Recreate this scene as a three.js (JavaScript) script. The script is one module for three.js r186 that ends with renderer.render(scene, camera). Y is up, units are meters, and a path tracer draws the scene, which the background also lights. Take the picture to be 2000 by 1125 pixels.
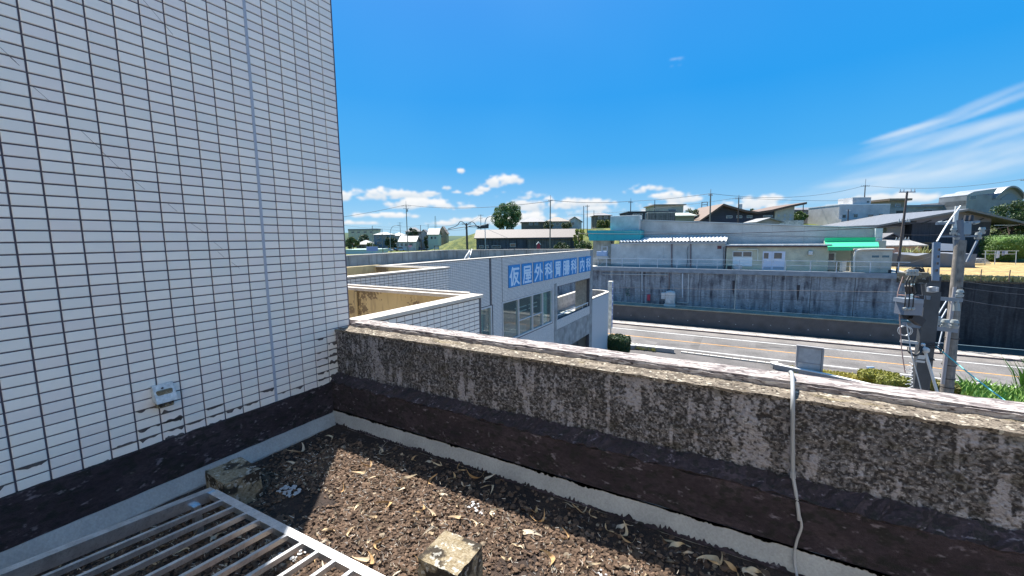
import * as THREE from 'three';
import { mergeGeometries, mergeVertices, toCreasedNormals } from 'three/addons/utils/BufferGeometryUtils.js';
import { RoundedBoxGeometry } from 'three/addons/geometries/RoundedBoxGeometry.js';

// ---------------------------------------------------------------- camera, sky, sun, exposure
const scene = new THREE.Scene();
const F = 792.32, PITCH = 0.1172, ROLL = -0.0106, YAW = -0.5197;      // lens in photo pixels, angles in radians
const EXPOSURE = 2.5;
const V = (x, y, z) => new THREE.Vector3(x, y, z);
const FW = V(Math.sin(YAW) * Math.cos(PITCH), -Math.sin(PITCH), -Math.cos(YAW) * Math.cos(PITCH));
const RT0 = V(Math.cos(YAW), 0, Math.sin(YAW)), UP0 = RT0.clone().cross(FW);
const RT = RT0.clone().multiplyScalar(Math.cos(ROLL)).addScaledVector(UP0, Math.sin(ROLL));
const UP = UP0.clone().multiplyScalar(Math.cos(ROLL)).addScaledVector(RT0, -Math.sin(ROLL));
const camera = new THREE.PerspectiveCamera(2 * Math.atan(562.5 / F) * 180 / Math.PI, 16 / 9, 0.05, 9000);
camera.quaternion.setFromRotationMatrix(new THREE.Matrix4().makeBasis(RT, UP, FW.clone().negate()));
camera.position.set(0, 0, 0);
scene.add(camera);
const renderer = new THREE.WebGLRenderer({ antialias: true });
renderer.toneMapping = THREE.LinearToneMapping;
renderer.toneMappingExposure = EXPOSURE;
renderer.shadowMap.enabled = true;

// surveying helpers: a direction read from the photograph meets a real plane of the place
const ray = (px, py) => FW.clone().addScaledVector(RT, (px - 1000) / F).addScaledVector(UP, -(py - 562.5) / F);
const onZ = (px, py, z) => { const d = ray(px, py); return d.multiplyScalar(z / d.z); };
const onX = (px, py, x) => { const d = ray(px, py); return d.multiplyScalar(x / d.x); };
const onY = (px, py, y) => { const d = ray(px, py); return d.multiplyScalar(y / d.y); };
const far = (px, py, depth) => ray(px, py).multiplyScalar(depth);

// seeded random numbers and tileable noise
function rng(seed) { let a = seed >>> 0; return () => { a = (a + 0x6D2B79F5) | 0; let t = Math.imul(a ^ (a >>> 15), 1 | a); t = (t + Math.imul(t ^ (t >>> 7), 61 | t)) ^ t; return ((t ^ (t >>> 14)) >>> 0) / 4294967296; }; }
const R = rng(20240611);
const rr = (a, b) => a + (b - a) * R();
const clamp = (x, a = 0, b = 1) => Math.min(b, Math.max(a, x));
const lerp = (a, b, t) => a + (b - a) * t;
const sstep = (a, b, x) => { const t = clamp((x - a) / (b - a)); return t * t * (3 - 2 * t); };
function hash(x, y, s) { let h = Math.imul(x, 374761393) ^ Math.imul(y, 668265263) ^ Math.imul(s, 974634777); h = Math.imul(h ^ (h >>> 13), 1274126177); return ((h ^ (h >>> 16)) >>> 0) / 4294967296; }
function vnoise(x, y, px, py, s) {       // value noise, repeats every px, py cells
  const x0 = Math.floor(x), y0 = Math.floor(y), fx = x - x0, fy = y - y0, u = fx * fx * (3 - 2 * fx), v = fy * fy * (3 - 2 * fy);
  const w = (a, n) => ((a % n) + n) % n, xa = w(x0, px), xb = w(x0 + 1, px), ya = w(y0, py), yb = w(y0 + 1, py);
  return lerp(lerp(hash(xa, ya, s), hash(xb, ya, s), u), lerp(hash(xa, yb, s), hash(xb, yb, s), u), v);
}
function fbm(u, v, fx, fy, oct, s) { let a = 0, w = 0.5, t = 0; for (let i = 0; i < oct; i++) { a += w * vnoise(u * fx, v * fy, fx, fy, s + i * 17); t += w; w *= 0.5; fx *= 2; fy *= 2; } return a / t; }

const SUN = V(-0.665, 0, -0.747).normalize().multiplyScalar(Math.cos(57 * Math.PI / 180)); SUN.y = Math.sin(57 * Math.PI / 180);
const sun = new THREE.DirectionalLight(new THREE.Color().setRGB(1, 0.95, 0.87), 5);
sun.position.copy(SUN).multiplyScalar(120).add(V(-5, 0, -35)); sun.target.position.set(-5, -5, -35);
sun.castShadow = true; sun.shadow.mapSize.set(4096, 4096); sun.shadow.radius = 1;
Object.assign(sun.shadow.camera, { left: -90, right: 90, top: 90, bottom: -90, near: 1, far: 400 });
scene.add(sun, sun.target);

// the sky: clear saturated blue, paler to the horizon and round the sun, low cumulus, thin cirrus
{
  const W = 2048, H = 1024, data = new Float32Array(W * H * 4), G = 1 / EXPOSURE;
  const stops = [[-90, .30, .42, .50], [-2, .40, .62, .80], [1.5, .42, .69, .90], [5, .25, .58, .92], [10, .075, .44, .90], [18, .02, .35, .88], [28, .012, .305, .86], [50, .03, .30, .80], [90, .05, .28, .74]];
  const base = (el) => { let i = 0; while (i < stops.length - 2 && el > stops[i + 1][0]) i++; const a = stops[i], b = stops[i + 1], t = clamp((el - a[0]) / (b[0] - a[0])); return [1, 2, 3].map((k) => lerp(a[k], b[k], t)); };
  const dirOf = (px, py) => { const d = ray(px, py).normalize(); return [Math.atan2(d.z, d.x), Math.asin(d.y)]; };
  // cumulus: photo ellipses (x, y, half width, half height) turned into directions, and others of their kind round the horizon
  const cum = [[680, 384, 34, 13], [730, 380, 55, 13], [790, 381, 55, 8], [838, 378, 22, 5], [815, 400, 42, 12], [862, 402, 44, 9], [905, 404, 22, 4], [962, 358, 22, 14], [990, 353, 24, 13], [945, 370, 14, 5], [873, 368, 9, 4], [889, 376, 10, 3], [926, 378, 16, 4], [967, 384, 13, 4], [982, 376, 8, 4], [901, 335, 6, 5], [1030, 384, 30, 10], [1010, 398, 26, 10], [1060, 402, 50, 16], [1110, 400, 55, 13], [1170, 398, 45, 10], [1110, 424, 60, 12], [1040, 430, 60, 14], [1250, 372, 26, 10], [1275, 369, 28, 8], [1300, 384, 40, 8], [1340, 390, 30, 8], [1210, 408, 70, 12], [1290, 412, 60, 12], [1470, 398, 34, 14], [1500, 392, 30, 9], [1440, 404, 40, 12], [1540, 402, 40, 8], [1610, 408, 26, 7], [1735, 386, 36, 7], [1760, 390, 30, 6], [760, 422, 60, 5], [690, 436, 60, 4], [850, 436, 40, 5], [930, 430, 50, 5]]
    .map(([x, y, w, h]) => { const [a, e] = dirOf(x, y); return [a, e, w / F, h / F]; });
  const q = rng(77);
  for (let i = 0; i < 150; i++) {
    const a = q() * Math.PI * 2 - Math.PI, e = 0.02 + 0.085 * q() * q(); let off = a - Math.atan2(FW.z, FW.x); off = Math.atan2(Math.sin(off), Math.cos(off));
    if (Math.abs(off) > 0.95) cum.push([a, e, 0.02 + q() * 0.06, 0.006 + q() * 0.012]);
  }
  const cir = [[1870, 318, 190, 26, -.17], [1960, 300, 130, 26, -.2], [1900, 215, 110, 9, -.30], [1960, 190, 60, 10, -.3], [1880, 262, 130, 12, -.16], [1990, 262, 90, 12, -.25], [1760, 345, 110, 8, -.06], [1790, 250, 60, 5, -.2]]
    .map(([x, y, w, h, s]) => { const [a, e] = dirOf(x, y); return [a, e, w / F, h / F, s]; });
  for (let i = 0; i < 70; i++) { const a = q() * Math.PI * 2 - Math.PI; let off = a - Math.atan2(FW.z, FW.x); off = Math.atan2(Math.sin(off), Math.cos(off)); if (off > 1.35 || off < -1.35) cir.push([a, 0.12 + q() * 0.6, 0.12 + q() * 0.2, 0.02 + q() * 0.06, q() * .6 - .3]); }
  const wisp = dirOf(1317, 122);
  const sunDir = SUN.clone().normalize();
  for (let j = 0; j < H; j++) {
    const el = ((j + 0.5) / H - 0.5) * Math.PI, eld = el * 180 / Math.PI, b0 = base(eld), ce = Math.cos(el);
    for (let i = 0; i < W; i++) {
      const az = ((i + 0.5) / W - 0.5) * 2 * Math.PI, u = (i + 0.5) / W, v = (j + 0.5) / H;
      let [r, g, b] = b0;
      if (eld > -3) {
        const x = Math.cos(az) * ce, z = Math.sin(az) * ce, y = Math.sin(el);
        const c = clamp(x * sunDir.x + y * sunDir.y + z * sunDir.z, -1, 1), ang = Math.acos(c) * 180 / Math.PI;
        const glow = 0.9 * Math.exp(-ang / 9) + 0.09 * Math.exp(-ang / 26);       // the bright air round the sun
        r += glow * 1.0; g += glow * 0.95; b += glow * 0.8;
        const n0 = fbm(u, v, 10, 6, 4, 31); const soft = (n0 - .5) * .16 * clamp(eld / 8); r += soft * .35; g += soft * .55; b += soft * .35;
        let cd = 0, ht = 0.5;
        if (eld < 50) {
          const low = eld < 14, nA = low ? fbm(u, v, 110, 90, 5, 5) : 0, nB = low ? fbm(u, v, 420, 380, 3, 9) : 0;
          if (low) for (const [a, e, w, h] of cum) {
            let da = az - a; if (da > Math.PI) da -= 2 * Math.PI; if (da < -Math.PI) da += 2 * Math.PI;
            if (Math.abs(da) > w * 2) continue;
            const X = da * ce / w, Y = (el - e) / h; if (Math.abs(Y) > 2) continue;
            const flat = Y < 0 ? Y * 1.5 : Y;
            const d = 1.15 - X * X - flat * flat + (nA - 0.5) * 3.4 + (nB - .5) * 2.2;
            if (d > cd) { cd = d; ht = clamp(Y * 0.5 + 0.62 + (nB - .5) * .6); }
          }
          let ci = 0;
          for (const [a, e, w, h, s] of cir) {
            let da = az - a; if (da > Math.PI) da -= 2 * Math.PI; if (da < -Math.PI) da += 2 * Math.PI;
            if (Math.abs(da) > w * 1.6) continue;
            const X = da * ce / w, Y = (el - e + da * s) / h;
            const st = fbm((da * 0.16 + 3) % 1, ((el + da * s) * .5 + 2) % 1, 34, 60, 5, 13), st2 = fbm((da * .16 + 3) % 1, ((el + da * (s - .2)) * .5 + 2) % 1, 60, 150, 4, 19);
            ci = Math.max(ci, clamp(1 - X * X - Y * Y * .8) * clamp((st * .7 + st2 * .3) * 3.0 - 1.05));
          }
          const k = sstep(0, .9, cd) * .97, kc = ci * .72;
          r = lerp(r, .80, kc); g = lerp(g, .89, kc); b = lerp(b, .97, kc);
          r = lerp(r, lerp(.56, 1.0, ht), k); g = lerp(g, lerp(.68, 1.0, ht), k); b = lerp(b, lerp(.80, 1.0, ht), k);
        }
        let da = az - wisp[0]; const X = da * ce / .026, Y = (el - wisp[1]) / .009; if (X * X + Y * Y < 1.6) { const kw = clamp(1 - X * X - Y * Y) * clamp(fbm(u, v, 400, 500, 4, 51) * 3.4 - 1.4) * .7; r = lerp(r, .75, kw); g = lerp(g, .87, kw); b = lerp(b, 1, kw); }
      }
      const o = (j * W + i) * 4; data[o] = r * G; data[o + 1] = g * G; data[o + 2] = b * G; data[o + 3] = 1;
    }
  }
  const sky = new THREE.DataTexture(data, W, H, THREE.RGBAFormat, THREE.FloatType);
  sky.mapping = THREE.EquirectangularReflectionMapping; sky.magFilter = sky.minFilter = THREE.LinearFilter; sky.needsUpdate = true;
  scene.background = sky; scene.environment = sky;
}

// ---------------------------------------------------------------- building helpers
const origin = new Map();
const taken = new Map();
function numbered(name) { const n = taken.get(name) ?? 0; taken.set(name, n + 1); return n ? `${name}_${String(n).padStart(3, '0')}` : name; }
function thing(name, label, category, base = V(0, 0, 0), group) {
  const o = new THREE.Group(); o.name = numbered(name); o.position.copy(base); o.userData = { label, category }; if (group) o.userData.group = group;
  origin.set(o, base.clone()); scene.add(o); return o;
}
const list = (g) => (Array.isArray(g) ? mergeGeometries(g.map((x) => { const y = x.index ? x.toNonIndexed() : x; for (const k of Object.keys(y.attributes)) if (!['position', 'normal', 'uv', 'color'].includes(k)) y.deleteAttribute(k); return y; })) : g);
function metreUV(g) {                       // uv in metres, from the axis each face looks along
  const p = g.attributes.position, n = g.attributes.normal, uv = new Float32Array(p.count * 2);
  for (let i = 0; i < p.count; i++) {
    const ax = Math.abs(n.getX(i)), ay = Math.abs(n.getY(i)), az = Math.abs(n.getZ(i));
    if (ay >= ax && ay >= az) { uv[2 * i] = p.getX(i); uv[2 * i + 1] = p.getZ(i); } else if (ax >= az) { uv[2 * i] = p.getZ(i); uv[2 * i + 1] = p.getY(i); } else { uv[2 * i] = p.getX(i); uv[2 * i + 1] = p.getY(i); }
  }
  g.setAttribute('uv', new THREE.BufferAttribute(uv, 2)); return g;
}
// part(): geometry is given in world metres; it is stored relative to the thing's base
function part(parent, name, geo, mat, extra) {
  let g = list(geo); if (g.index) g = g.toNonIndexed(); if (!extra?.ownUV) metreUV(g);
  const org = origin.get(parent) ?? V(0, 0, 0); g.translate(-org.x, -org.y, -org.z);
  const m = new THREE.Mesh(g, mat); m.name = name; m.castShadow = m.receiveShadow = true; origin.set(m, org);
  if (extra?.kind) m.userData.kind = extra.kind; if (extra?.label) m.userData.label = extra.label;
  parent.add(m); return m;
}
function solo(name, label, category, geo, mat, group, extra) {          // a thing that is one mesh
  let g = list(geo); if (g.index) g = g.toNonIndexed(); if (!extra?.ownUV) metreUV(g);
  g.computeBoundingBox(); const b = g.boundingBox, c = V((b.min.x + b.max.x) / 2, b.min.y, (b.min.z + b.max.z) / 2);
  g.translate(-c.x, -c.y, -c.z);
  const m = new THREE.Mesh(g, mat); m.name = numbered(name); m.position.copy(c); m.castShadow = m.receiveShadow = true;
  m.userData = { label, category }; if (group) m.userData.group = group; if (extra?.kind) m.userData.kind = extra.kind;
  scene.add(m); return m;
}
function structure(name, geo, mat, extra) {
  let g = list(geo); if (g.index) g = g.toNonIndexed(); if (!extra?.ownUV) metreUV(g);
  const m = new THREE.Mesh(g, mat); m.name = numbered(name); m.userData = { kind: 'structure' }; m.castShadow = m.receiveShadow = true; origin.set(m, V(0, 0, 0)); scene.add(m); return m;
}
function copyOf(o, label, position, turn) { const c = o.clone(); c.name = numbered(o.name.replace(/_\d{3}$/, '')); c.userData = { ...o.userData }; if (label) c.userData.label = label; if (position) c.position.copy(position); if (turn !== undefined) c.rotation.y = turn; scene.add(c); return c; }
// boxes by their limits; bevel keeps edges that catch light
function bx(x0, x1, y0, y1, z0, z1, bev = 0) {
  const w = Math.abs(x1 - x0), h = Math.abs(y1 - y0), d = Math.abs(z1 - z0);
  const g = bev ? new RoundedBoxGeometry(w, h, d, 1, Math.min(bev, w / 2.1, h / 2.1, d / 2.1)) : new THREE.BoxGeometry(w, h, d);
  return g.translate((x0 + x1) / 2, (y0 + y1) / 2, (z0 + z1) / 2);
}
function bar(a, b, w, h, upv = V(0, 1, 0)) {       // square bar from a to b
  const d = b.clone().sub(a), L = d.length(), zc = d.normalize(), xc = upv.clone().cross(zc); if (xc.lengthSq() < 1e-6) xc.set(1, 0, 0); xc.normalize(); const yc = zc.clone().cross(xc);
  return new THREE.BoxGeometry(w, h, L).applyMatrix4(new THREE.Matrix4().makeBasis(xc, yc, zc)).translate((a.x + b.x) / 2, (a.y + b.y) / 2, (a.z + b.z) / 2);
}
function rod(a, b, r0, r1 = r0, seg = 8) {
  const d = b.clone().sub(a), L = d.length();
  return new THREE.CylinderGeometry(r1, r0, L, seg).applyQuaternion(new THREE.Quaternion().setFromUnitVectors(V(0, 1, 0), d.normalize())).translate((a.x + b.x) / 2, (a.y + b.y) / 2, (a.z + b.z) / 2);
}
const tube = (pts, r, seg = 6, n = 24) => new THREE.TubeGeometry(new THREE.CatmullRomCurve3(pts), n, r, seg, false);
function quad(a, b, c, d) { const g = new THREE.BufferGeometry(); g.setAttribute('position', new THREE.Float32BufferAttribute([a, b, c, a, c, d].flatMap((p) => [p.x, p.y, p.z]), 3)); g.setAttribute('uv', new THREE.Float32BufferAttribute([0, 0, 1, 0, 1, 1, 0, 0, 1, 1, 0, 1], 2)); g.computeVertexNormals(); return g; }
function prism(pts, z0, z1) {                 // closed outline [[x,y]...] pushed from z0 to z1
  const s = new THREE.Shape(pts.map(([x, y]) => new THREE.Vector2(x, y)));
  return new THREE.ExtrudeGeometry(s, { depth: Math.abs(z1 - z0), bevelEnabled: false }).translate(0, 0, Math.min(z0, z1));
}
const ball = (c, r, sy = 1, det = 1) => new THREE.IcosahedronGeometry(r, det).scale(1, sy, 1).translate(c.x, c.y, c.z);
// rough(): push vertices about so that cast or worn pieces are not ruled by a straight edge
function rough(g, amp, freq, seed) {
  const p = g.attributes.position; for (let i = 0; i < p.count; i++) { const x = p.getX(i), y = p.getY(i), z = p.getZ(i); const n = (k) => vnoise(x * freq + 100 + k * 7.3 + z * freq * .7, y * freq + 100 + z * freq * 1.3, 4096, 4096, seed + k) - 0.5; p.setXYZ(i, x + n(1) * amp, y + n(2) * amp, z + n(3) * amp); }
  g.computeVertexNormals(); return g;
}

// ---------------------------------------------------------------- materials
function tex(w, h, fn, srgb = true) {
  const d = new Uint8Array(w * h * 4);
  for (let j = 0; j < h; j++) for (let i = 0; i < w; i++) { const c = fn((i + .5) / w, (j + .5) / h), o = (j * w + i) * 4; const [r, g, b] = typeof c === 'number' ? [c, c, c] : c; d[o] = clamp(r) * 255; d[o + 1] = clamp(g) * 255; d[o + 2] = clamp(b) * 255; d[o + 3] = 255; }
  const t = new THREE.DataTexture(d, w, h); t.wrapS = t.wrapT = THREE.RepeatWrapping; t.magFilter = THREE.LinearFilter; t.minFilter = THREE.LinearMipmapLinearFilter; t.generateMipmaps = true; if (srgb) t.colorSpace = THREE.SRGBColorSpace; t.needsUpdate = true; return t;
}
const rep = (t, x, y = x) => { const c = t.clone(); c.repeat.set(1 / x, 1 / y); c.needsUpdate = true; return c; };
const lin = (r, g, b) => new THREE.Color().setRGB(r, g ?? r, b ?? r);
const mat = (color, roughness = 0.8, o = {}) => new THREE.MeshStandardMaterial({ color: Array.isArray(color) ? lin(...color) : color, roughness, ...o });
const mixc = (a, b, t) => [lerp(a[0], b[0], t), lerp(a[1], b[1], t), lerp(a[2], b[2], t)];
const fine = tex(256, 256, (u, v) => fbm(u, v, 32, 32, 4, 3), false);                 // fine relief
const grainT = tex(512, 512, (u, v) => 0.72 + 0.28 * fbm(u, v, 8, 8, 6, 11) - 0.12 * (fbm(u, v, 64, 64, 2, 12) > .66 ? 1 : 0) * .5);
const plainT = tex(512, 512, (u, v) => { const a = fbm(u, v, 5, 5, 6, 25), f = fbm(u, v, 120, 120, 2, 26); const k = .78 + .2 * (a - .5) + .10 * (f - .5); return [k, k * .995, k * .98]; });
const concT = tex(512, 512, (u, v) => { const a = fbm(u, v, 6, 6, 6, 21), s = fbm(u, v, 40, 3, 3, 22); const k = .62 + .34 * a - .16 * sstep(.55, .8, s); return [k, k * .99, k * .965]; });
const streakT = tex(1024, 512, (u, v) => {                  // stained retaining wall: runs of soot and lime
  const s = fbm(u, v, 46, 2, 4, 41), l = fbm(u, v, 70, 2, 3, 47), a = fbm(u, v, 10, 6, 5, 43), f = fbm(u, v, 120, 60, 2, 44);
  let c = mixc([.60, .62, .64], [.40, .41, .44], clamp(sstep(.42, .75, s) * .7 + sstep(.45, .8, a) * .5)); c = mixc(c, [.76, .78, .80], sstep(.62, .8, l) * .5); c = mixc(c, [.24, .24, .27], sstep(.66, .8, s) * sstep(.45, .7, a) * .8); const k = .88 + .24 * (f - .5); return c.map((x) => x * k);
});
const asphT = tex(512, 512, (u, v) => { const a = fbm(u, v, 5, 5, 5, 61), f = fbm(u, v, 128, 128, 2, 62); const k = .60 + .22 * (a - .5) + .22 * (f - .5); return [k, k * .985, k * .97]; });
const fieldT = tex(512, 512, (u, v) => { const a = fbm(u, v, 8, 8, 6, 71), f = fbm(u, v, 90, 90, 2, 72); return mixc([.26, .33, .09], [.56, .55, .26], clamp(a * 1.6 - .4 + (f - .5) * .6)); });
const strawT = tex(512, 512, (u, v) => { const a = fbm(u, v, 10, 10, 5, 75), f = fbm(u, v, 128, 128, 2, 76); return mixc([.60, .50, .30], [.80, .70, .48], clamp(a * 1.5 - .3 + (f - .5) * .8)); });
const roofT = tex(256, 256, (u, v) => { const r = Math.abs(((v * 16) % 1) - .5), c = Math.abs(((u * 12) % 1) - .5); return (.75 + .2 * fbm(u, v, 16, 16, 3, 81)) * (r > .42 ? .72 : 1) * (c > .46 ? .86 : 1); });
const M = {
  concrete: mat([.72, .71, .68], .9, { map: rep(concT, 2.2), bumpMap: rep(fine, .5), bumpScale: .004 }),
  concPale: mat([1, .97, .9], .9, { map: rep(concT, 1.6), bumpMap: rep(fine, .5), bumpScale: .003 }),
  retaining: mat([1, 1, 1], .92, { map: rep(streakT, 13, 3.9), bumpMap: rep(fine, .8), bumpScale: .006 }),
  retainDark: mat([.16, .15, .155], .95, { map: rep(plainT, 3), bumpMap: rep(fine, .6), bumpScale: .012 }),
  asphalt: mat([.37, .36, .36], .92, { map: rep(asphT, 6), bumpMap: rep(fine, .5), bumpScale: .004 }),
  asphaltOld: mat([.31, .295, .295], .92, { map: rep(asphT, 3.1), bumpMap: rep(fine, .4), bumpScale: .005 }),
  paint: mat([.80, .80, .78], .7, { map: rep(grainT, 1.3) }), orange: mat([.72, .36, .08], .7, { map: rep(grainT, 1.3) }),
  field: mat([.8, .8, .8], .95, { map: rep(fieldT, 9), bumpMap: rep(fine, 2), bumpScale: .12 }),
  straw: mat([.8, .8, .8], .95, { map: rep(strawT, 4), bumpMap: rep(fine, 1), bumpScale: .05 }),
  galv: mat([.55, .57, .59], .42, { metalness: .75 }), galvDull: mat([.42, .44, .46], .6, { metalness: .35 }),
  white: mat([.78, .78, .77], .55), offwhite: mat([.68, .69, .68], .6, { map: rep(grainT, 2) }),
  dark: mat([.03, .03, .035], .6), black: mat([.015, .015, .018], .5), rubber: mat([.02, .02, .02], .55),
  glass: new THREE.MeshPhysicalMaterial({ color: lin(.75, .86, .84), roughness: .04, transmission: .92, thickness: 0, ior: 1.5 }),
  pane: new THREE.MeshPhysicalMaterial({ color: lin(.05, .065, .075), roughness: .08, clearcoat: 1, clearcoatRoughness: .05 }),
  wire: mat([.035, .035, .04], .6), poleConc: mat([.36, .32, .285], .85, { map: rep(concT, .8), bumpMap: rep(fine, .3), bumpScale: .002 }), wood: mat([.14, .10, .085], .85, { map: rep(grainT, .6) }),
  leaf: [[.045, .095, .022], [.06, .13, .03], [.09, .16, .035]].map((c) => new THREE.MeshPhysicalMaterial({ color: lin(...c), roughness: .75, transmission: .25, thickness: 0, side: THREE.DoubleSide, vertexColors: true })),
};
// ---------------------------------------------------------------- the roof terrace
const FLOOR = -1.595, WALLX = -3.141, PZ = -2.30, LEDGE = -0.77, ROW = 0.06, COL = 0.12;
const parT = tex(2048, 512, (u, v) => {                       // old parapet face: black algae, grey render, pale flakes and lime runs
  const big = fbm(u, v, 9, 3, 5, 101), run = fbm(u, v, 90, 3, 4, 102), fl = fbm(u, v, 230, 42, 4, 103), fl2 = fbm(u, v, 300, 54, 3, 104), sp = fbm(u, v, 150, 30, 2, 106);
  let c = mixc([.22, .213, .215], [.46, .452, .452], sstep(.33, .66, fl * .88 + big * .12));
  c = mixc(c, [.66, .65, .66], sstep(.545, .66, run * .58 + big * .33 + fl * .16) * .8);
  c = mixc(c, [.66, .655, .65], sstep(.61, .70, fl2 * .75 + sp * .28) * .85);
  c = mixc(c, [.16, .145, .14], sstep(.60, .72, fl2 * .2 + (1 - fl) * .55 + sp * .3) * .5);
  c = mixc(c, [.22, .21, .16], sstep(.62, .75, fbm(u, v, 30, 8, 4, 107)) * .35);
  return c;
});
const parB = tex(2048, 512, (u, v) => fbm(u, v, 230, 42, 4, 103) * .7 + fbm(u, v, 300, 54, 3, 104) * .3, false);
const plinT = tex(1024, 256, (u, v) => { const a = fbm(u, v, 12, 4, 5, 111), f = fbm(u, v, 160, 50, 2, 112), w = fbm(u, v, 40, 14, 4, 113); const d = fbm(u, v, 70, 22, 4, 114); let c = mixc([.205, .17, .185], [.33, .285, .295], clamp(a * 1.5 - .3)); c = mixc(c, [.15, .16, .13], sstep(.52, .7, d) * .7); c = mixc(c, [.56, .54, .55], sstep(.62, .76, w * .7 + f * .3) * .75); return c.map((x) => x * (.78 + .45 * f)); });
const ledgeT = tex(1024, 128, (u, v) => { const a = fbm(u, v, 40, 6, 5, 121), f = fbm(u, v, 260, 30, 2, 122), m = fbm(u, v, 14, 4, 4, 123); let c = mixc([.42, .385, .34], [.66, .62, .56], clamp(a * 1.7 - .35)); c = mixc(c, [.22, .19, .15], sstep(.60, .74, f)); c = mixc(c, [.82, .80, .74], sstep(.70, .78, fbm(u, v, 120, 16, 2, 124))); return mixc(c, [.48, .42, .22], sstep(.70, .8, m) * .3); });
const lipT = tex(1024, 128, (u, v) => { const a = fbm(u, v, 26, 12, 5, 131), f = fbm(u, v, 90, 40, 3, 132), s = fbm(u, v, 10, 60, 2, 133); let c = mixc([.80, .77, .76], [.56, .52, .52], sstep(.40, .62, a)); c = mixc(c, [.30, .26, .25], sstep(.60, .72, f * .7 + s * .3)); return mixc(c, [.92, .90, .88], sstep(.62, .7, fbm(u, v, 60, 20, 3, 134))); });
const lichT = tex(512, 512, (u, v) => { const a = fbm(u, v, 7, 7, 5, 141), f = fbm(u, v, 60, 60, 3, 142); let c = mixc([.55, .49, .38], [.70, .66, .58], clamp(f * 1.6 - .3)); c = mixc(c, [.25, .22, .18], sstep(.50, .64, a)); c = mixc(c, [.13, .12, .11], sstep(.62, .72, f * .5 + a * .5) * .8); return mixc(c, [.82, .82, .80], sstep(.66, .74, fbm(u, v, 24, 24, 3, 143)) * .8); });
const floorT = tex(1024, 1024, (u, v) => { const a = fbm(u, v, 9, 9, 6, 151), f = fbm(u, v, 150, 150, 2, 152), w = fbm(u, v, 24, 24, 4, 153); let c = mixc([.20, .16, .14], [.33, .265, .22], clamp(a * 1.6 - .35)); c = mixc(c, [.50, .48, .47], sstep(.68, .80, w * .75 + f * .25) * .75); return c.map((x) => x * (.75 + .5 * f)); });
const N = {
  parapet: mat([.86, .84, .83], .95, { map: rep(parT, 2.7, .46), bumpMap: rep(parB, 2.7, .46), bumpScale: .02 }),
  plinth: mat([.60, .585, .63], .93, { map: rep(plinT, 2.6, .5), bumpMap: rep(fine, .12), bumpScale: .004 }),
  ledge: mat([.72, .69, .66], .95, { map: rep(ledgeT, 2.4, .28), bumpMap: rep(fine, .1), bumpScale: .006 }),
  lip: mat([.56, .545, .53], .9, { map: rep(lipT, 2.2, .24), bumpMap: rep(fine, .2), bumpScale: .003 }),
  fillet: mat([.60, .60, .58], .9, { map: rep(plainT, .9), bumpMap: rep(fine, .2), bumpScale: .002 }),
  floor: mat([.7, .68, .68], .96, { map: rep(floorT, 2.1), bumpMap: rep(fine, .15), bumpScale: .01 }),
  lichen: mat([.72, .70, .66], .95, { map: rep(lichT, .5), bumpMap: rep(fine, .12), bumpScale: .006 }),
  mortar: mat([.115, .10, .125], .95, { bumpMap: rep(fine, .1), bumpScale: .003 }),
  tile: [[.84, .80, .735], [.79, .765, .71], [.87, .82, .75], [.81, .755, .705]].map((c) => new THREE.MeshPhysicalMaterial({ color: lin(...c), roughness: .38 + (c[0] * 100 % 5) * .03, clearcoat: .35, clearcoatRoughness: .25 })),
  grime: mat([.16, .14, .135], .95, { map: rep(grainT, .3), bumpMap: rep(fine, .05), bumpScale: .003 }),
};
// one glazed tile: bevelled face, pressed back 9 mm
function tileGeo(w, h, d = 0.009, b = 0.003) {               // looks along +x, centred on its own middle, back at x = 0
  const p = [], F2 = (a, c, e, g) => p.push(...a, ...c, ...e, ...a, ...e, ...g), k = [[-1, -1], [1, -1], [1, 1], [-1, 1]];
  const o = k.map(([z, y]) => [d - b, y * h / 2, -z * w / 2]), f = k.map(([z, y]) => [d, y * (h / 2 - b), -z * (w / 2 - b)]), r = k.map(([z, y]) => [0, y * h / 2, -z * w / 2]);
  F2(f[0], f[1], f[2], f[3]); for (let i = 0; i < 4; i++) { const j = (i + 1) % 4; F2(o[i], o[j], f[j], f[i]); F2(r[i], r[j], o[j], o[i]); }
  const g = new THREE.BufferGeometry(); g.setAttribute('position', new THREE.Float32BufferAttribute(p, 3)); g.setAttribute('uv', new THREE.Float32BufferAttribute(new Float32Array(p.length / 3 * 2), 2)); g.computeVertexNormals(); return g;
}
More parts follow.
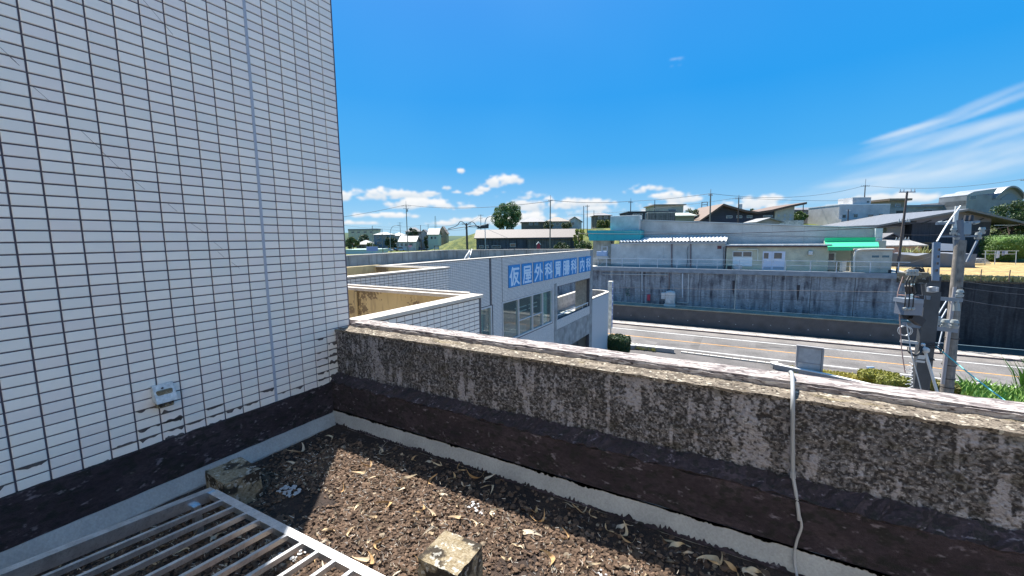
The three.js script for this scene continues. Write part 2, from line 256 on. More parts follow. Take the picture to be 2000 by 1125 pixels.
{ // ---- the tall tiled building on the left
  const t = thing('tiled_building', 'tall wall of white glazed tiles rising on the left of the terrace', 'building', V(WALLX - 3, -9, -0.2));
  part(t, 'wall', bx(WALLX - 6, WALLX - .009, -8.99, 4.3, -2.468, 6), N.mortar);
  const tg = tileGeo(COL - .0085, ROW - .0075), zOf = (c) => -(0.5389 + .1199 * c), yOf = (r) => 0.014 - ROW * r;
  const singles = [], rest = [[], [], [], []];
  for (let c = -55; c < 16; c++) {
    if (c === 9 || c === 10) { /* the sealed movement joint runs between these columns */ }
    for (let r = -70; r <= 20; r++) {
      const zc = zOf(c + .5), yc = yOf(r + .5), w = c === 15 ? .96 : 1, k = Math.floor(hash(c + 99, r + 99, 5) * 4);
      const inFrame = c >= -1 && c < 5 && r >= -24 && r <= 20;
      if (inFrame) singles.push([c, r, zc, yc, k]);
      else rest[k].push(tg.clone().translate(WALLX - .009, yc, zc + (c === 15 ? .002 : 0)).scale(1, 1, 1));
    }
  }
  const j = singles.slice(0, 300);
  for (const [c, r, zc, yc, k] of j) { const m = new THREE.Mesh(tg, N.tile[k]); m.name = 'tile'; m.position.set(3 - .009, yc + 9, zc + .2); m.rotation.y = (hash(c + 3, r, 8) - .5) * .03; m.rotation.z = (hash(c, r + 5, 9) - .5) * .035; m.castShadow = m.receiveShadow = true; t.add(m); }
  for (const [c, r, zc, yc, k] of singles.slice(300)) rest[k].push(tg.clone().translate(WALLX - .009, yc, zc));
  rest.forEach((g, k) => part(t, 'tile_field', g, N.tile[k], { kind: 'stuff' }));
  const zj = zOf(10); part(t, 'sealant_joint', bx(WALLX - .004, WALLX + .0025, -1.24, 4.3, zj - .010, zj + .010), mat([.36, .40, .47], .6));
  // hairline cracks across the glaze
  const cr = []; for (const [a, b, c, d] of [[63, 168, 95, 196], [158, 255, 197, 292], [200, 297, 240, 335], [244, 338, 283, 370], [328, 398, 346, 413], [373, 436, 402, 456], [418, 473, 434, 486], [425, 491, 438, 503], [452, 512, 468, 524], [280, 0, 338, 68], [0, 92, 32, 122], [20, 112, 38, 128]]) { const p = onX(a, b, WALLX), q = onX(c, d, WALLX); cr.push(bar(p, q, .0018, .0016)); }
  part(t, 'crack', cr, mat([.12, .11, .12], .9));
  // grime that has crept over the lowest tiles, over the ones by the parapet and under the junction box
  const gr = [];
  const crust = (c, r, depthTop, depthBot, s) => {           // ragged edge along the top or bottom of one tile
    const z0 = zOf(c) - .004, z1 = zOf(c + 1) + .004, n = 14, top = depthTop > 0, y = top ? yOf(r) + .004 : yOf(r + 1) - .004, sh = new THREE.Shape(), dd = Math.abs(top ? depthTop : depthBot);
    sh.moveTo(z0, y); for (let i = 0; i <= n; i++) { const q = i / n; const e = .004 + dd * clamp(1.5 * vnoise(q * 4 + s * 3.1, s, 999, 999, 7) - .35) * (.7 + .6 * vnoise(q * 13 + s, s, 999, 999, 9)) * clamp(Math.min(q, 1 - q) * 9); sh.lineTo(lerp(z0, z1, q), y + (top ? -e : e)); } sh.lineTo(z1, y);
    const g = new THREE.ExtrudeGeometry(sh, { depth: .0016, bevelEnabled: false }); g.applyMatrix4(new THREE.Matrix4().makeBasis(V(0, 0, 1), V(0, 1, 0), V(-1, 0, 0))); g.translate(WALLX + .0018, 0, 0); return g;
  };
  for (let c = -4; c < 16; c++) for (let r = 14; r <= 20; r++) {
    const nearBox = (c === 4 || c === 3) && r >= 17, nearPar = c >= 13 ? .62 : 0, p = (r === 20 ? .6 : r === 19 ? .22 : r === 18 ? .06 : 0) + nearPar * (r > 15 ? 1 : .4) + (nearBox ? .5 : 0), h1 = hash(c + 40, r + 40, 61);
    if (h1 < p) gr.push(crust(c, r, nearBox ? .022 : c >= 14 ? .03 : .010 + .012 * hash(c, r, 63), 0, c * 31 + r));
    if (hash(c + 40, r + 40, 62) < p * .6) gr.push(crust(c, r, 0, c >= 14 || nearBox ? .026 : .012, c * 17 + r * 5));
  }
  part(t, 'grime', gr, N.grime);
  // dark rendered plinth below the tiles, and the grey cement fillet at its foot
  const pl = new THREE.BoxGeometry(.05, .29, 8.4, 1, 10, 260).translate(WALLX - .004, -1.385, 1.86); part(t, 'plinth', rough(pl, .012, 9, 301), N.plinth);
  part(t, 'cement_fillet', prism([[-3.125, -1.64], [-3.125, -1.505], [-3.112, -1.505], [-3.04, -1.585], [-3.04, -1.64]], -2.22, 6), N.fillet);
}
{ // ---- junction box on the tiles
  const c = V(-3.132, -.94, -1.035), t = thing('junction_box', 'small weathered white junction box with sloping hood on tiled wall', 'junction box', c);
  part(t, 'body', bx(-3.132, -3.085, -1.012, -.90, -1.078, -.995, .008), mat([.50, .49, .43], .7, { map: rep(lichT, .25) }));
  const hood = prism([[-3.135, -.872], [-3.115, -.868], [-3.072, -.955], [-3.066, -.975], [-3.135, -.972]], -1.09, -.985);
  const h = part(t, 'hood', hood, mat([.74, .78, .78], .6, { map: rep(grainT, .12) }));
  part(h, 'screw', rod(V(-3.106, -.893, -1.03), V(-3.096, -.888, -1.03), .006), M.dark);
  part(t, 'cable_hole', rod(V(-3.088, -.992, -1.055), V(-3.082, -.992, -1.055), .007), M.dark);
  part(t, 'cable_hole', rod(V(-3.088, -.99, -1.018), V(-3.082, -.99, -1.018), .005), M.dark);
}
// ---- terrace slab with its old coating, the dried moss that covers it
{
  const body = structure('terrace_floor', new THREE.BoxGeometry(16, .3, 8.4, 200, 1, 110).translate(WALLX + 8, FLOOR - .15, 1.9), N.floor);
  rough(body.geometry, .012, 14, 401); 
}
{
  const lump = new THREE.IcosahedronGeometry(1, 1); rough(lump, .9, 1.6, 411); lump.scale(1, .55, 1); lump.computeVertexNormals();
  const put = (name, label, cat, n, m, tint, size, where, shape = lump) => {
    const im = new THREE.InstancedMesh(shape, m, n); im.name = name; im.userData = { label, category: cat, kind: 'stuff' }; im.castShadow = im.receiveShadow = true;
    const o = new THREE.Object3D();
    for (let i = 0; i < n; i++) { const [x, z] = where(); const s = size[0] + (size[1] - size[0]) * R() * R(); o.position.set(x, FLOOR + .004 + s * .16, z); o.rotation.set(rr(-.4, .4), rr(0, 6.3), rr(-.4, .4)); o.scale.set(s * rr(.7, 1.4), s * rr(.7, 1.3), s * rr(.7, 1.4)); o.updateMatrix(); im.setMatrixAt(i, o.matrix); im.setColorAt(i, tint()); }
    scene.add(im);
  };
  const area = (dens) => () => { for (;;) { const x = rr(-3.02, 1.6), z = rr(-2.17, .4); const d = fbm((x + 4) / 8, (z + 4) / 8, 18, 18, 4, 421); if (R() < dens(x, z, d)) return [x, z]; } };
  const mossy = (x, z, d) => { const shore = sstep(-2.12, -1.75, z) * sstep(-3.0, -2.55, x); return clamp((.12 + .88 * shore) * sstep(.24, .48, d)); };
  const curlG = (() => { const pos = [], idx = [], n = 5, m = 3, q = rng(415); for (let i = 0; i <= n; i++) for (let e = 0; e <= m; e++) { const a = (i / n - .5) * 3.0, w = (e / m - .5) * (1.1 + .5 * q()); pos.push(Math.sin(a) * (.8 + .3 * q()), .35 - Math.cos(a) * .75 + .35 * q(), w); } for (let i = 0; i < n; i++) for (let e = 0; e < m; e++) { const a = i * (m + 1) + e; idx.push(a, a + 1, a + m + 2, a, a + m + 2, a + m + 1); } const g = new THREE.BufferGeometry(); g.setAttribute('position', new THREE.Float32BufferAttribute(pos, 3)); g.setIndex(idx); g.computeVertexNormals(); return g; })();
  put('moss_crust', 'curled brown crusts of dried moss lying on the terrace floor', 'moss', 15000, mat([1, 1, 1], .95, { side: THREE.DoubleSide }), () => { const k = rr(.6, 1.5); return R() < .12 ? lin(.30 * k, .23 * k, .15 * k) : lin(.15 * k, .098 * k, .065 * k); }, [.006, .020], area(mossy), curlG);
  put('dried_moss', 'crumbly brown dried moss clods covering the terrace floor', 'moss', 52000, mat([1, 1, 1], .98, { bumpMap: rep(fine, .02), bumpScale: .002 }), () => { const k = rr(.55, 1.25); return R() < .03 ? lin(.30 * k, .24 * k, .17 * k) : lin(.135 * k, .086 * k, .056 * k); }, [.003, .017], area(mossy));
  const fib = []; for (let i = 0; i < 7000; i++) { const [x, z] = area(mossy)(); const a = rr(0, 6.3), L = rr(.006, .026), y = FLOOR + rr(.012, .024), h = rr(-.002, .016); fib.push(quad(V(x, y, z), V(x + Math.cos(a) * L, y + h, z + Math.sin(a) * L), V(x + Math.cos(a) * L - Math.sin(a) * .0012, y + h + .0014, z + Math.sin(a) * L + Math.cos(a) * .0012), V(x - Math.sin(a) * .002, y + .002, z + Math.cos(a) * .002))); }
  solo('moss_fibre', 'pale dry fibres and flakes caught among the moss', 'moss', fib, mat([.62, .56, .47], .9, { side: THREE.DoubleSide }), undefined, { kind: 'stuff' });
  // flakes of loose whitish coating
  const fl = []; const flake = (cx, cz, n, s) => { for (let i = 0; i < n; i++) { const x = cx + rr(-1, 1) * s, z = cz + rr(-1, 1) * s * .6, w = rr(.004, .014), a = rr(0, 3), sh = new THREE.Shape(); for (let k = 0; k < 6; k++) { const q = a + k * 1.047, r0 = w * rr(.5, 1.1); k ? sh.lineTo(Math.cos(q) * r0, Math.sin(q) * r0) : sh.moveTo(Math.cos(q) * r0, Math.sin(q) * r0); } fl.push(new THREE.ExtrudeGeometry(sh, { depth: .003, bevelEnabled: false }).rotateX(-Math.PI / 2 + rr(-.15, .15)).translate(x, FLOOR + .012 + rr(0, .004), z)); } };
  flake(-2.46, -1.40, 60, .075); flake(-.86, -1.30, 90, .10); flake(-1.28, -1.86, 14, .09); flake(-.45, -1.72, 16, .08); flake(-1.95, -1.1, 12, .08);
  solo('paint_flakes', 'loose whitish flakes of peeled coating on terrace floor', 'paint flakes', fl, mat([.42, .42, .42], .9), undefined, { kind: 'stuff' });
}
{ // ---- the parapet along the far edge of the terrace
  const x0 = WALLX + .004, x1 = 11, t = thing('parapet_wall', 'mould-blackened rendered parapet wall along the edge of the roof terrace', 'wall', V(0, -9, -2.5));
  const xm = 1.7, flaky = (g) => rough(rough(rough(g, .016, 11, 501), .010, 38, 506), .006, 90, 507);
  part(t, 'rendered_face', [flaky(new THREE.BoxGeometry(xm - x0, .49, .16, 620, 62, 1).translate((x0 + xm) / 2, LEDGE - .012 - .245, PZ - .08)), flaky(new THREE.BoxGeometry(x1 - xm, .49, .16, 300, 16, 1).translate((xm + x1) / 2, LEDGE - .012 - .245, PZ - .08))], N.parapet);
  part(t, 'core', bx(x0, x1, -8.98, LEDGE - .02, -2.585, PZ - .162), M.concrete);
  const led = new THREE.BoxGeometry(x1 - x0, .016, .19, 420, 1, 6).translate((x0 + x1) / 2, LEDGE - .008, PZ - .085); part(t, 'ledge', rough(led, .012, 22, 502), N.ledge);
  const lip = new THREE.BoxGeometry(x1 - x0 - .02, .034, .15, 420, 2, 5).translate((x0 + x1) / 2 + .01, LEDGE + .018, -2.535); part(t, 'coping', rough(lip, .007, 18, 503), N.lip);
  const lf = new THREE.BoxGeometry(x1 - x0 - .02, .026, .012, 500, 2, 1).translate((x0 + x1) / 2 + .01, LEDGE + .010, -2.457); part(t, 'coping_face', rough(lf, .010, 34, 504), N.lip);
  const pl = new THREE.BoxGeometry(x1 - x0, .25, .13, 420, 12, 6).translate((x0 + x1) / 2, -1.362, -2.285); part(t, 'plinth', rough(pl, .016, 10, 505), N.plinth);
  const fi = prism([[0, -1.64], [0, -1.478], [.012, -1.478], [.05, -1.588], [.05, -1.64]], 0, x1 - x0).rotateY(-Math.PI / 2).translate(x1, 0, 0);
  // the outline runs towards the terrace (+z)
  fi.scale(1, 1, 1); const fp = prism([[0, -1.64], [0, -1.478], [.012, -1.478], [.05, -1.588], [.05, -1.64]], 0, 1).applyMatrix4(new THREE.Matrix4().makeBasis(V(0, 0, 1), V(0, 1, 0), V(-(x1 - x0), 0, 0))).translate(x1, 0, -2.228);
  part(t, 'cement_fillet', fp, N.fillet);
  const wedge = new THREE.BoxGeometry(x1 - x0, .05, .10, 900, 1, 8).rotateX(.68).translate((x0 + x1) / 2, -1.215, -2.268); part(t, 'plinth_top', rough(rough(wedge, .022, 26, 511), .010, 70, 512), mat([.75, .74, .80], .85, { map: rep(plinT, 1.7, .3), bumpMap: rep(fine, .08), bumpScale: .005 }));  // plinth colour made lighter and bluer for the skylight on its top
  // algae that has crept over both edges of the cement fillet
  const ragged = (y0, z0, y1, z1, dep, s) => { const sh = new THREE.Shape(), n = 1800, L2 = 5.2, dl = Math.hypot(y1 - y0, z1 - z0); sh.moveTo(0, -.004); for (let i = 0; i <= n; i++) { const x = i / n * L2; sh.lineTo(x, dep * (.15 + .9 * vnoise(x * 14, s, 9999, 99, 5) * vnoise(x * 110, s, 9999, 99, 6) * 2 + .35 * vnoise(x * 2.2, s, 999, 99, 8))); } sh.lineTo(L2, -.004); return new THREE.ExtrudeGeometry(sh, { depth: .003, bevelEnabled: false }).applyMatrix4(new THREE.Matrix4().makeBasis(V(1, 0, 0), V(0, (y1 - y0) / dl, (z1 - z0) / dl), V(0, (z1 - z0) / dl * (y0 > y1 ? 1 : -1), (y0 - y1) / dl * (y0 > y1 ? 1 : -1)))).translate(x0, y0, z0); };
  part(t, 'algae_edge', ragged(-1.478, -2.2155, -1.588, -2.1775, .009, 3), N.plinth); part(t, 'algae_edge', ragged(-1.588, -2.177, -1.478, -2.215, .017, 7), N.plinth);
}
{ // unseen wing added behind the viewer to bounce neutral sunlight onto the shaded tiles
  const t = thing('added_bounce_wing', 'unseen white tiled wing added behind the viewer to bounce sunlight', 'building', V(4, -9, 3.2));
  part(t, 'wall', bx(WALLX - .1, 11, FLOOR - .1, 4.3, 2.66, 5.9), mat([.84, .81, .75], .5)); const cs = []; for (let y = FLOOR + .35; y < 4.3; y += ROW * 2) cs.push(bx(WALLX, 11, y, y + ROW * 2 - .008, 2.65, 2.66)); part(t, 'tile_course', cs, mat([.84, .81, .75], .4), { kind: 'stuff' });
  for (const x of [-1.2, 2.4, 6]) { const w = part(t, 'window', bx(x, x + 1.5, .1, 1.4, 2.63, 2.66), M.galv); part(w, 'pane', bx(x + .06, x + 1.44, .16, 1.34, 2.615, 2.63), M.pane); }
}
structure('building_body', bx(WALLX + .01, 11, -8.98, FLOOR - .32, -2.56, 6), M.concrete);
// ---- two concrete blocks
function block(label, cx, cz, w, d, y1, turn, seed) {
  const g = new THREE.BoxGeometry(w, y1 - FLOOR + .005, d, 14, 12, 14); const p = g.attributes.position; rough(g, .007, 26, seed); g.rotateY(turn).translate(cx, (y1 + FLOOR) / 2, cz);
  return solo('concrete_block', label, 'concrete block', g, N.lichen, 'loose concrete blocks');
}
block('lichen-covered concrete block in the shade beside the aluminium rack', -2.70, -1.195, .265, .20, -1.405, -.06, 611);
block('sunlit concrete block with speckled top standing on dried moss', -1.09, -1.32, .215, .195, -1.40, .02, 612);
{ // ---- aluminium rack lying over the floor
  const t = thing('aluminium_rack', 'ladder-like aluminium rack of parallel bars lying low over the floor', 'rack', V(-1.8, FLOOR, -.4)), al = new THREE.MeshStandardMaterial({ color: lin(.82, .84, .86), roughness: .3, metalness: .85, map: rep(grainT, .35) });
  const Y = (z) => -1.40 + .12 * (z + 1.0), P3 = (x, z, dy = 0) => V(x, Y(z) + dy, z);
  part(t, 'side_rail', bar(P3(-2.585, -1.03, -.022), P3(-2.475, .6, -.022), .046, .06), al);
  part(t, 'side_rail', bar(P3(-.62, -1.085, -.022), P3(-.52, .6, -.022), .046, .06), al);
  part(t, 'end_rail', bar(P3(-2.563, -1.022, -.015), P3(-.636, -1.082, -.015), .042, .034), al);
  part(t, 'end_rail', bar(P3(-2.475, .56, -.015), P3(-.54, .52, -.015), .032, .030), al);
  for (let i = 0; i < 16; i++) { const x = -2.425 + .1135 * i; if (x > -.68) break; part(t, 'bar', bar(P3(x, -1.006 - .0035 * i, -.012), P3(x + .09, .545 - .002 * i, -.012), .018, .024), al); }
  for (const [x, z] of [[-2.54, -.93], [-.66, -1.0], [-2.48, .5], [-.56, .46]]) part(t, 'foot', bar(V(x, FLOOR, z), V(x, Y(z) - .03, z), .035, .035, V(0, 0, 1)), al);
}
{ // ---- conduit hung over the parapet
  const t = thing('conduit', 'thin grey conduit pipe and cable draped over the parapet', 'conduit', V(.28, FLOOR, -2.2)), gm = mat([.30, .31, .31], .5);
  part(t, 'pipe', tube([V(.245, -.80, -2.63), V(.247, -.728, -2.59), V(.248, -.712, -2.53), V(.244, -.718, -2.44), V(.238, -.745, -2.33), V(.237, -.80, -2.278), V(.245, -.95, -2.276), V(.256, -1.135, -2.272)], .0095, 8, 60), gm);
  part(t, 'coupling', rod(V(.2555, -1.128, -2.272), V(.2575, -1.158, -2.27), .0125), gm);
  part(t, 'sleeve', tube([V(.257, -1.15, -2.27), V(.27, -1.215, -2.235), V(.283, -1.30, -2.205), V(.286, -1.325, -2.203)], .008, 8, 20), mat([.36, .35, .33], .6));
  part(t, 'cable', tube([V(.283, -1.29, -2.206), V(.297, -1.35, -2.203), V(.283, -1.43, -2.2), V(.277, -1.50, -2.192), V(.284, -1.56, -2.165), V(.295, -1.578, -2.10), V(.33, -1.584, -1.9), V(.42, -1.584, -1.5)], .006, 6, 60), mat([.40, .39, .37], .6));
}
{ // ---- fallen leaves, each its own
  const shapes = [];
  for (let k = 0; k < 6; k++) {
    const q = rng(700 + k), L = .10 + q() * .05, Wd = .007 + q() * .009, n = 14, pos = [], idx = [], curl = .6 + q() * 1.3, tw = (q() - .5) * 8, bend = (q() - .5) * 6;
    for (let i = 0; i <= n; i++) { const s = i / n, a = (s - .5) * curl, w = Wd * Math.pow(Math.sin(Math.PI * clamp(s * .93 + .04)), .7), cx = Math.sin(a) / curl * L, cy = (1 - Math.cos(a)) / curl * L * .9, th = tw * s; for (const e of [-1, 0, 1]) { const fold = Math.abs(e) * w * .25 + .006 * Math.sin(s * 9 + k); pos.push(cx, cy + fold * Math.cos(th) + e * w * Math.sin(th) * .7, e * w * Math.cos(th) + bend * (s - .5) * (s - .5) * L); } }
    for (let i = 0; i < n; i++) for (let e = 0; e < 2; e++) { const a = i * 3 + e; idx.push(a, a + 1, a + 4, a, a + 4, a + 3); }
    const g = new THREE.BufferGeometry(); g.setAttribute('position', new THREE.Float32BufferAttribute(pos, 3)); g.setIndex(idx); g.computeVertexNormals(); g.computeBoundingBox(); g.translate(0, -g.boundingBox.min.y, 0); metreUV(g); shapes.push(g);
  }
  const lm = [[.48, .35, .20], [.55, .43, .27], [.44, .27, .12], [.50, .42, .31]].map((c) => mat(c, .8, { side: THREE.DoubleSide }));
  const spots = [[588, 883, 1.4], [648, 852, 1], [742, 886, 1.2], [747, 881, 1], [805, 897, 1], [840, 902, .9], [861, 910, .8], [895, 918, 1.2], [888, 932, 1], [930, 935, 1.5], [945, 940, 1.3], [962, 948, 1], [906, 950, .9], [838, 940, 1], [783, 938, 1.5], [775, 950, 1], [792, 955, 1.1], [720, 912, 1.1], [708, 925, 1.1], [740, 930, 1], [762, 982, 1.2], [694, 918, .8], [826, 998, 1], [848, 1008, .9], [893, 990, .8], [898, 1010, .9], [845, 1030, .9], [640, 1035, .9], [636, 1055, .7], [733, 1062, .9], [715, 1095, 1.1], [725, 1102, 1], [790, 1112, 1], [820, 1108, .9], [1023, 1040, 1.3], [1045, 1000, 1.2], [1058, 1018, 1], [1120, 990, 1.3], [1135, 1000, 1], [1152, 1006, .9], [1185, 1035, .8], [1215, 1030, 1.3], [1222, 1045, 1], [1228, 1060, .9], [1300, 1055, 1.5], [1325, 1065, 1.4], [1395, 1090, 1.2], [1402, 1102, 1.1], [1432, 1112, 1.3], [1455, 1114, 1.2], [1478, 1116, 1.2], [1340, 1080, .9], [575, 905, .8], [610, 1090, .8], [700, 985, .7], [668, 960, .8], [860, 965, .8], [960, 1000, .8], [1010, 1065, .8], [1080, 1090, 1], [1150, 1105, .9], [990, 1095, .8], [930, 1020, .7], [735, 1010, .8], [680, 1040, .8], [1110, 1050, .7]];
  const under = [[375, 1060, 1], [408, 1045, 1], [420, 1050, 1.1], [350, 1075, .8], [415, 1010, .9], [600, 1098, 1], [640, 1112, 1], [300, 1100, .9]];
  const q = rng(733);
  const put = (list2, label, group) => { for (const [px, py, s] of list2) { const p = onY(px, py, FLOOR + .016), m = new THREE.Mesh(shapes[Math.floor(q() * 6)], lm[Math.floor(q() * 4)]); m.name = numbered('fallen_leaf'); m.position.set(p.x, FLOOR + .012, p.z); m.rotation.set((q() - .5) * .7, q() * 6.28, (q() - .5) * .7); m.scale.setScalar(s * .82); m.userData = { label, category: 'leaf', group }; m.castShadow = m.receiveShadow = true; scene.add(m); } };
  put(spots, 'curled dry tan leaf fallen on the open terrace floor', 'fallen leaves on the terrace');
  put(under, 'curled dry tan leaf lying beneath the aluminium rack', 'fallen leaves under the rack');
}
// ---------------------------------------------------------------- the lower annex of the clinic, stepping away from the terrace
const GROUND = -9;
const creamT = tex(1024, 512, (u, v) => { const a = fbm(u, v, 8, 5, 5, 801), s = fbm(u, v, 40, 4, 4, 802), p = fbm(u, v, 5, 3, 4, 803), f = fbm(u, v, 120, 60, 2, 804); let c = mixc([.80, .73, .56], [.70, .63, .48], clamp(a * 1.4 - .2)); c = mixc(c, [.62, .55, .43], sstep(.6, .75, s) * .5); c = mixc(c, [.48, .42, .33], sstep(.58, .62, p * .8 + f * .18) * sstep(.0, .2, .75 - v)); return c; });
const A = {
  cream: mat([1, .97, .9], .9, { map: rep(creamT, 3.4, 1.7), bumpMap: rep(fine, .4), bumpScale: .003 }),
  cap: mat([.86, .80, .72], .85, { map: rep(plainT, 1.3) }),
  tile: [[.72, .70, .67], [.69, .675, .65], [.75, .725, .69]].map((c) => mat(c, .5)),
  mortar: mat([.10, .10, .11], .9), band: mat([.52, .54, .56], .7, { map: rep(concT, 2) }),
  roof: mat([.30, .31, .33], .85, { map: rep(concT, 4) }), wallIn: mat([.60, .585, .55], .9, { map: rep(concT, 3) }),
  brown: mat([.30, .26, .23], .9, { map: rep(grainT, .8) }), room: mat([.32, .36, .35], .9), curtain: mat([.60, .68, .60], .9, { side: THREE.DoubleSide }), frame: mat([.62, .65, .67], .45, { metalness: .3 }),
};
// a wall face that looks along +x, clad in tiles laid on a dark bed; holes are [z0, z1, y0, y1]
function tiled(t, X, z0, z1, y0, y1, holes, single) {
  const g = tileGeo(COL - .011, ROW - .0105, .008, .002), f = [[], [], []], lo = Math.min(z0, z1), hi = Math.max(z0, z1); let n = 0;
  for (let z = hi - COL / 2; z > lo; z -= COL) for (let y = y1 - ROW / 2; y > y0; y -= ROW) {
    if (holes.some((h) => z > Math.min(h[0], h[1]) - .05 && z < Math.max(h[0], h[1]) + .05 && y > h[2] - .03 && y < h[3] + .03)) continue;
    const k = Math.floor(hash(Math.round(z * 100) + 5000, Math.round(y * 100) + 5000, 17) * 3);
    if (single && single(y, z) && n < 300) { n++; const m = new THREE.Mesh(g, A.tile[k]); m.name = 'tile'; const o = origin.get(t); m.position.set(X - o.x, y - o.y, z - o.z); m.castShadow = m.receiveShadow = true; t.add(m); } else f[k].push(g.clone().translate(X, y, z));
  }
  f.forEach((q, k) => q.length && part(t, 'tile_cladding', q, A.tile[k], { kind: 'stuff' }));
}
{ // nearest step: an open light court behind a tiled wall
  const t = thing('tiled_court_wall', 'low grey tiled wall with cream inner side just beyond the parapet', 'wall', V(-4.8, GROUND, -3.7));
  part(t, 'wall', [bx(-3.36, -3.208, GROUND, -.80, -4.72, -2.62)], A.mortar);
  tiled(t, -3.208, -4.72, -2.62, -3.4, -.81, [], (y) => y > -1.75);
  part(t, 'coping', bx(-3.40, -3.178, -.80, -.755, -4.745, -2.62, .008), A.cap);
  part(t, 'back_wall', bx(-6.56, -3.362, GROUND, -.805, -4.72, -4.56), A.cream);
  part(t, 'back_coping', [bx(-6.56, -3.402, -.805, -.757, -4.62, -4.53, .006), bx(-6.56, -3.402, -.803, -.735, -4.745, -4.66, .006)], A.cap);
  part(t, 'coping_gutter', bx(-6.56, -3.41, -.803, -.79, -4.659, -4.621), mat([.16, .10, .09], .9));
  part(t, 'inner_face', bx(-3.40, -3.361, -2.0, -.805, -4.555, -2.64), A.cream);
  part(t, 'court_floor', bx(-6.56, -3.41, -2.2, -2.0, -4.555, -2.62), M.concPale);
  part(t, 'downpipe', rod(V(-5.60, -1.99, -4.53), V(-5.60, -.82, -4.53), .03), A.cream);
}
{ // second step
  const t = thing('tiled_annex_step', 'second grey tiled wall step of the annex behind the cream court', 'wall', V(-8, GROUND, -6.5));
  part(t, 'wall', bx(-6.75, -6.568, GROUND, -.70, -8.22, -4.73), A.mortar);
  tiled(t, -6.568, -8.22, -4.73, -2.8, -.71, []);
  part(t, 'coping', bx(-6.80, -6.54, -.70, -.662, -8.25, -4.73, .006), A.cap);
  part(t, 'back_wall', bx(-9.02, -6.755, GROUND, -.705, -8.22, -8.04), A.cream);
  part(t, 'back_coping', [bx(-9.02, -6.802, -.705, -.668, -8.25, -8.16, .005), bx(-9.02, -6.802, -.705, -.68, -8.10, -8.0, .005)], A.cap);
  part(t, 'side_wall', bx(-9.18, -9.03, GROUND, -.66, -8.22, -7.0), A.cream);
  part(t, 'inner_floor', bx(-9.0, -6.76, -1.9, -1.7, -8.03, -4.73), M.concPale);
}
const glyphs = {
  kari: [[[30, 6], [20, 32], [6, 52]], [[20, 34], [20, 97]], [[38, 13], [93, 13]], [[43, 13], [43, 50], [30, 95]], [[45, 38], [84, 38], [72, 66], [46, 95]], [[50, 50], [66, 74], [95, 94]]],
  ya: [[[18, 10], [88, 10], [88, 30], [18, 30]], [[18, 10], [18, 60], [8, 97]], [[28, 44], [94, 44]], [[56, 45], [40, 60], [84, 58]], [[74, 50], [90, 64]], [[36, 75], [88, 75]], [[61, 61], [61, 94]], [[26, 95], [97, 95]]],
  soto: [[[32, 5], [24, 26], [8, 48]], [[28, 24], [57, 24], [46, 62], [10, 97]], [[22, 42], [42, 60]], [[72, 5], [72, 97]], [[74, 36], [97, 56]]],
  ka: [[[45, 8], [12, 18]], [[6, 35], [53, 35]], [[30, 14], [30, 97]], [[29, 38], [8, 72]], [[33, 44], [51, 62]], [[62, 14], [75, 26]], [[58, 36], [71, 48]], [[54, 70], [97, 60]], [[84, 5], [84, 97]]],
  i: [[[18, 7], [82, 7], [82, 42], [18, 42], [18, 7]], [[50, 7], [50, 42]], [[18, 24], [82, 24]], [[24, 53], [24, 80], [16, 97]], [[24, 53], [78, 53], [78, 94], [66, 94]], [[24, 67], [78, 67]], [[24, 80], [78, 80]]],
  cho: [[[11, 10], [11, 70], [4, 97]], [[11, 10], [37, 10], [37, 95], [28, 93]], [[11, 36], [37, 36]], [[11, 60], [37, 60]], [[53, 8], [89, 8], [89, 36], [53, 36], [53, 8]], [[53, 22], [89, 22]], [[45, 46], [98, 46]], [[58, 50], [44, 70]], [[54, 59], [93, 59], [88, 92], [78, 95]], [[68, 60], [48, 90]], [[81, 60], [61, 97]]],
  nai: [[[14, 26], [14, 97]], [[14, 26], [86, 26], [86, 94], [72, 95]], [[50, 5], [50, 40], [26, 75]], [[50, 42], [75, 71]]],
};
function inkGlyph(c, name, x, y, w, h, lw, color) {
  c.strokeStyle = color; c.lineWidth = lw; c.lineCap = 'round'; c.lineJoin = 'round';
  for (const s of glyphs[name]) { c.beginPath(); s.forEach(([a, b], k) => (k ? c.lineTo(x + a / 100 * w, y + b / 100 * h) : c.moveTo(x + a / 100 * w, y + b / 100 * h))); c.stroke(); }
}
function canvasTex(w, h, draw) { const cv = document.createElement('canvas'); cv.width = w; cv.height = h; const c = cv.getContext('2d'); draw(c); const t = new THREE.CanvasTexture(cv); t.colorSpace = THREE.SRGBColorSpace; return t; }
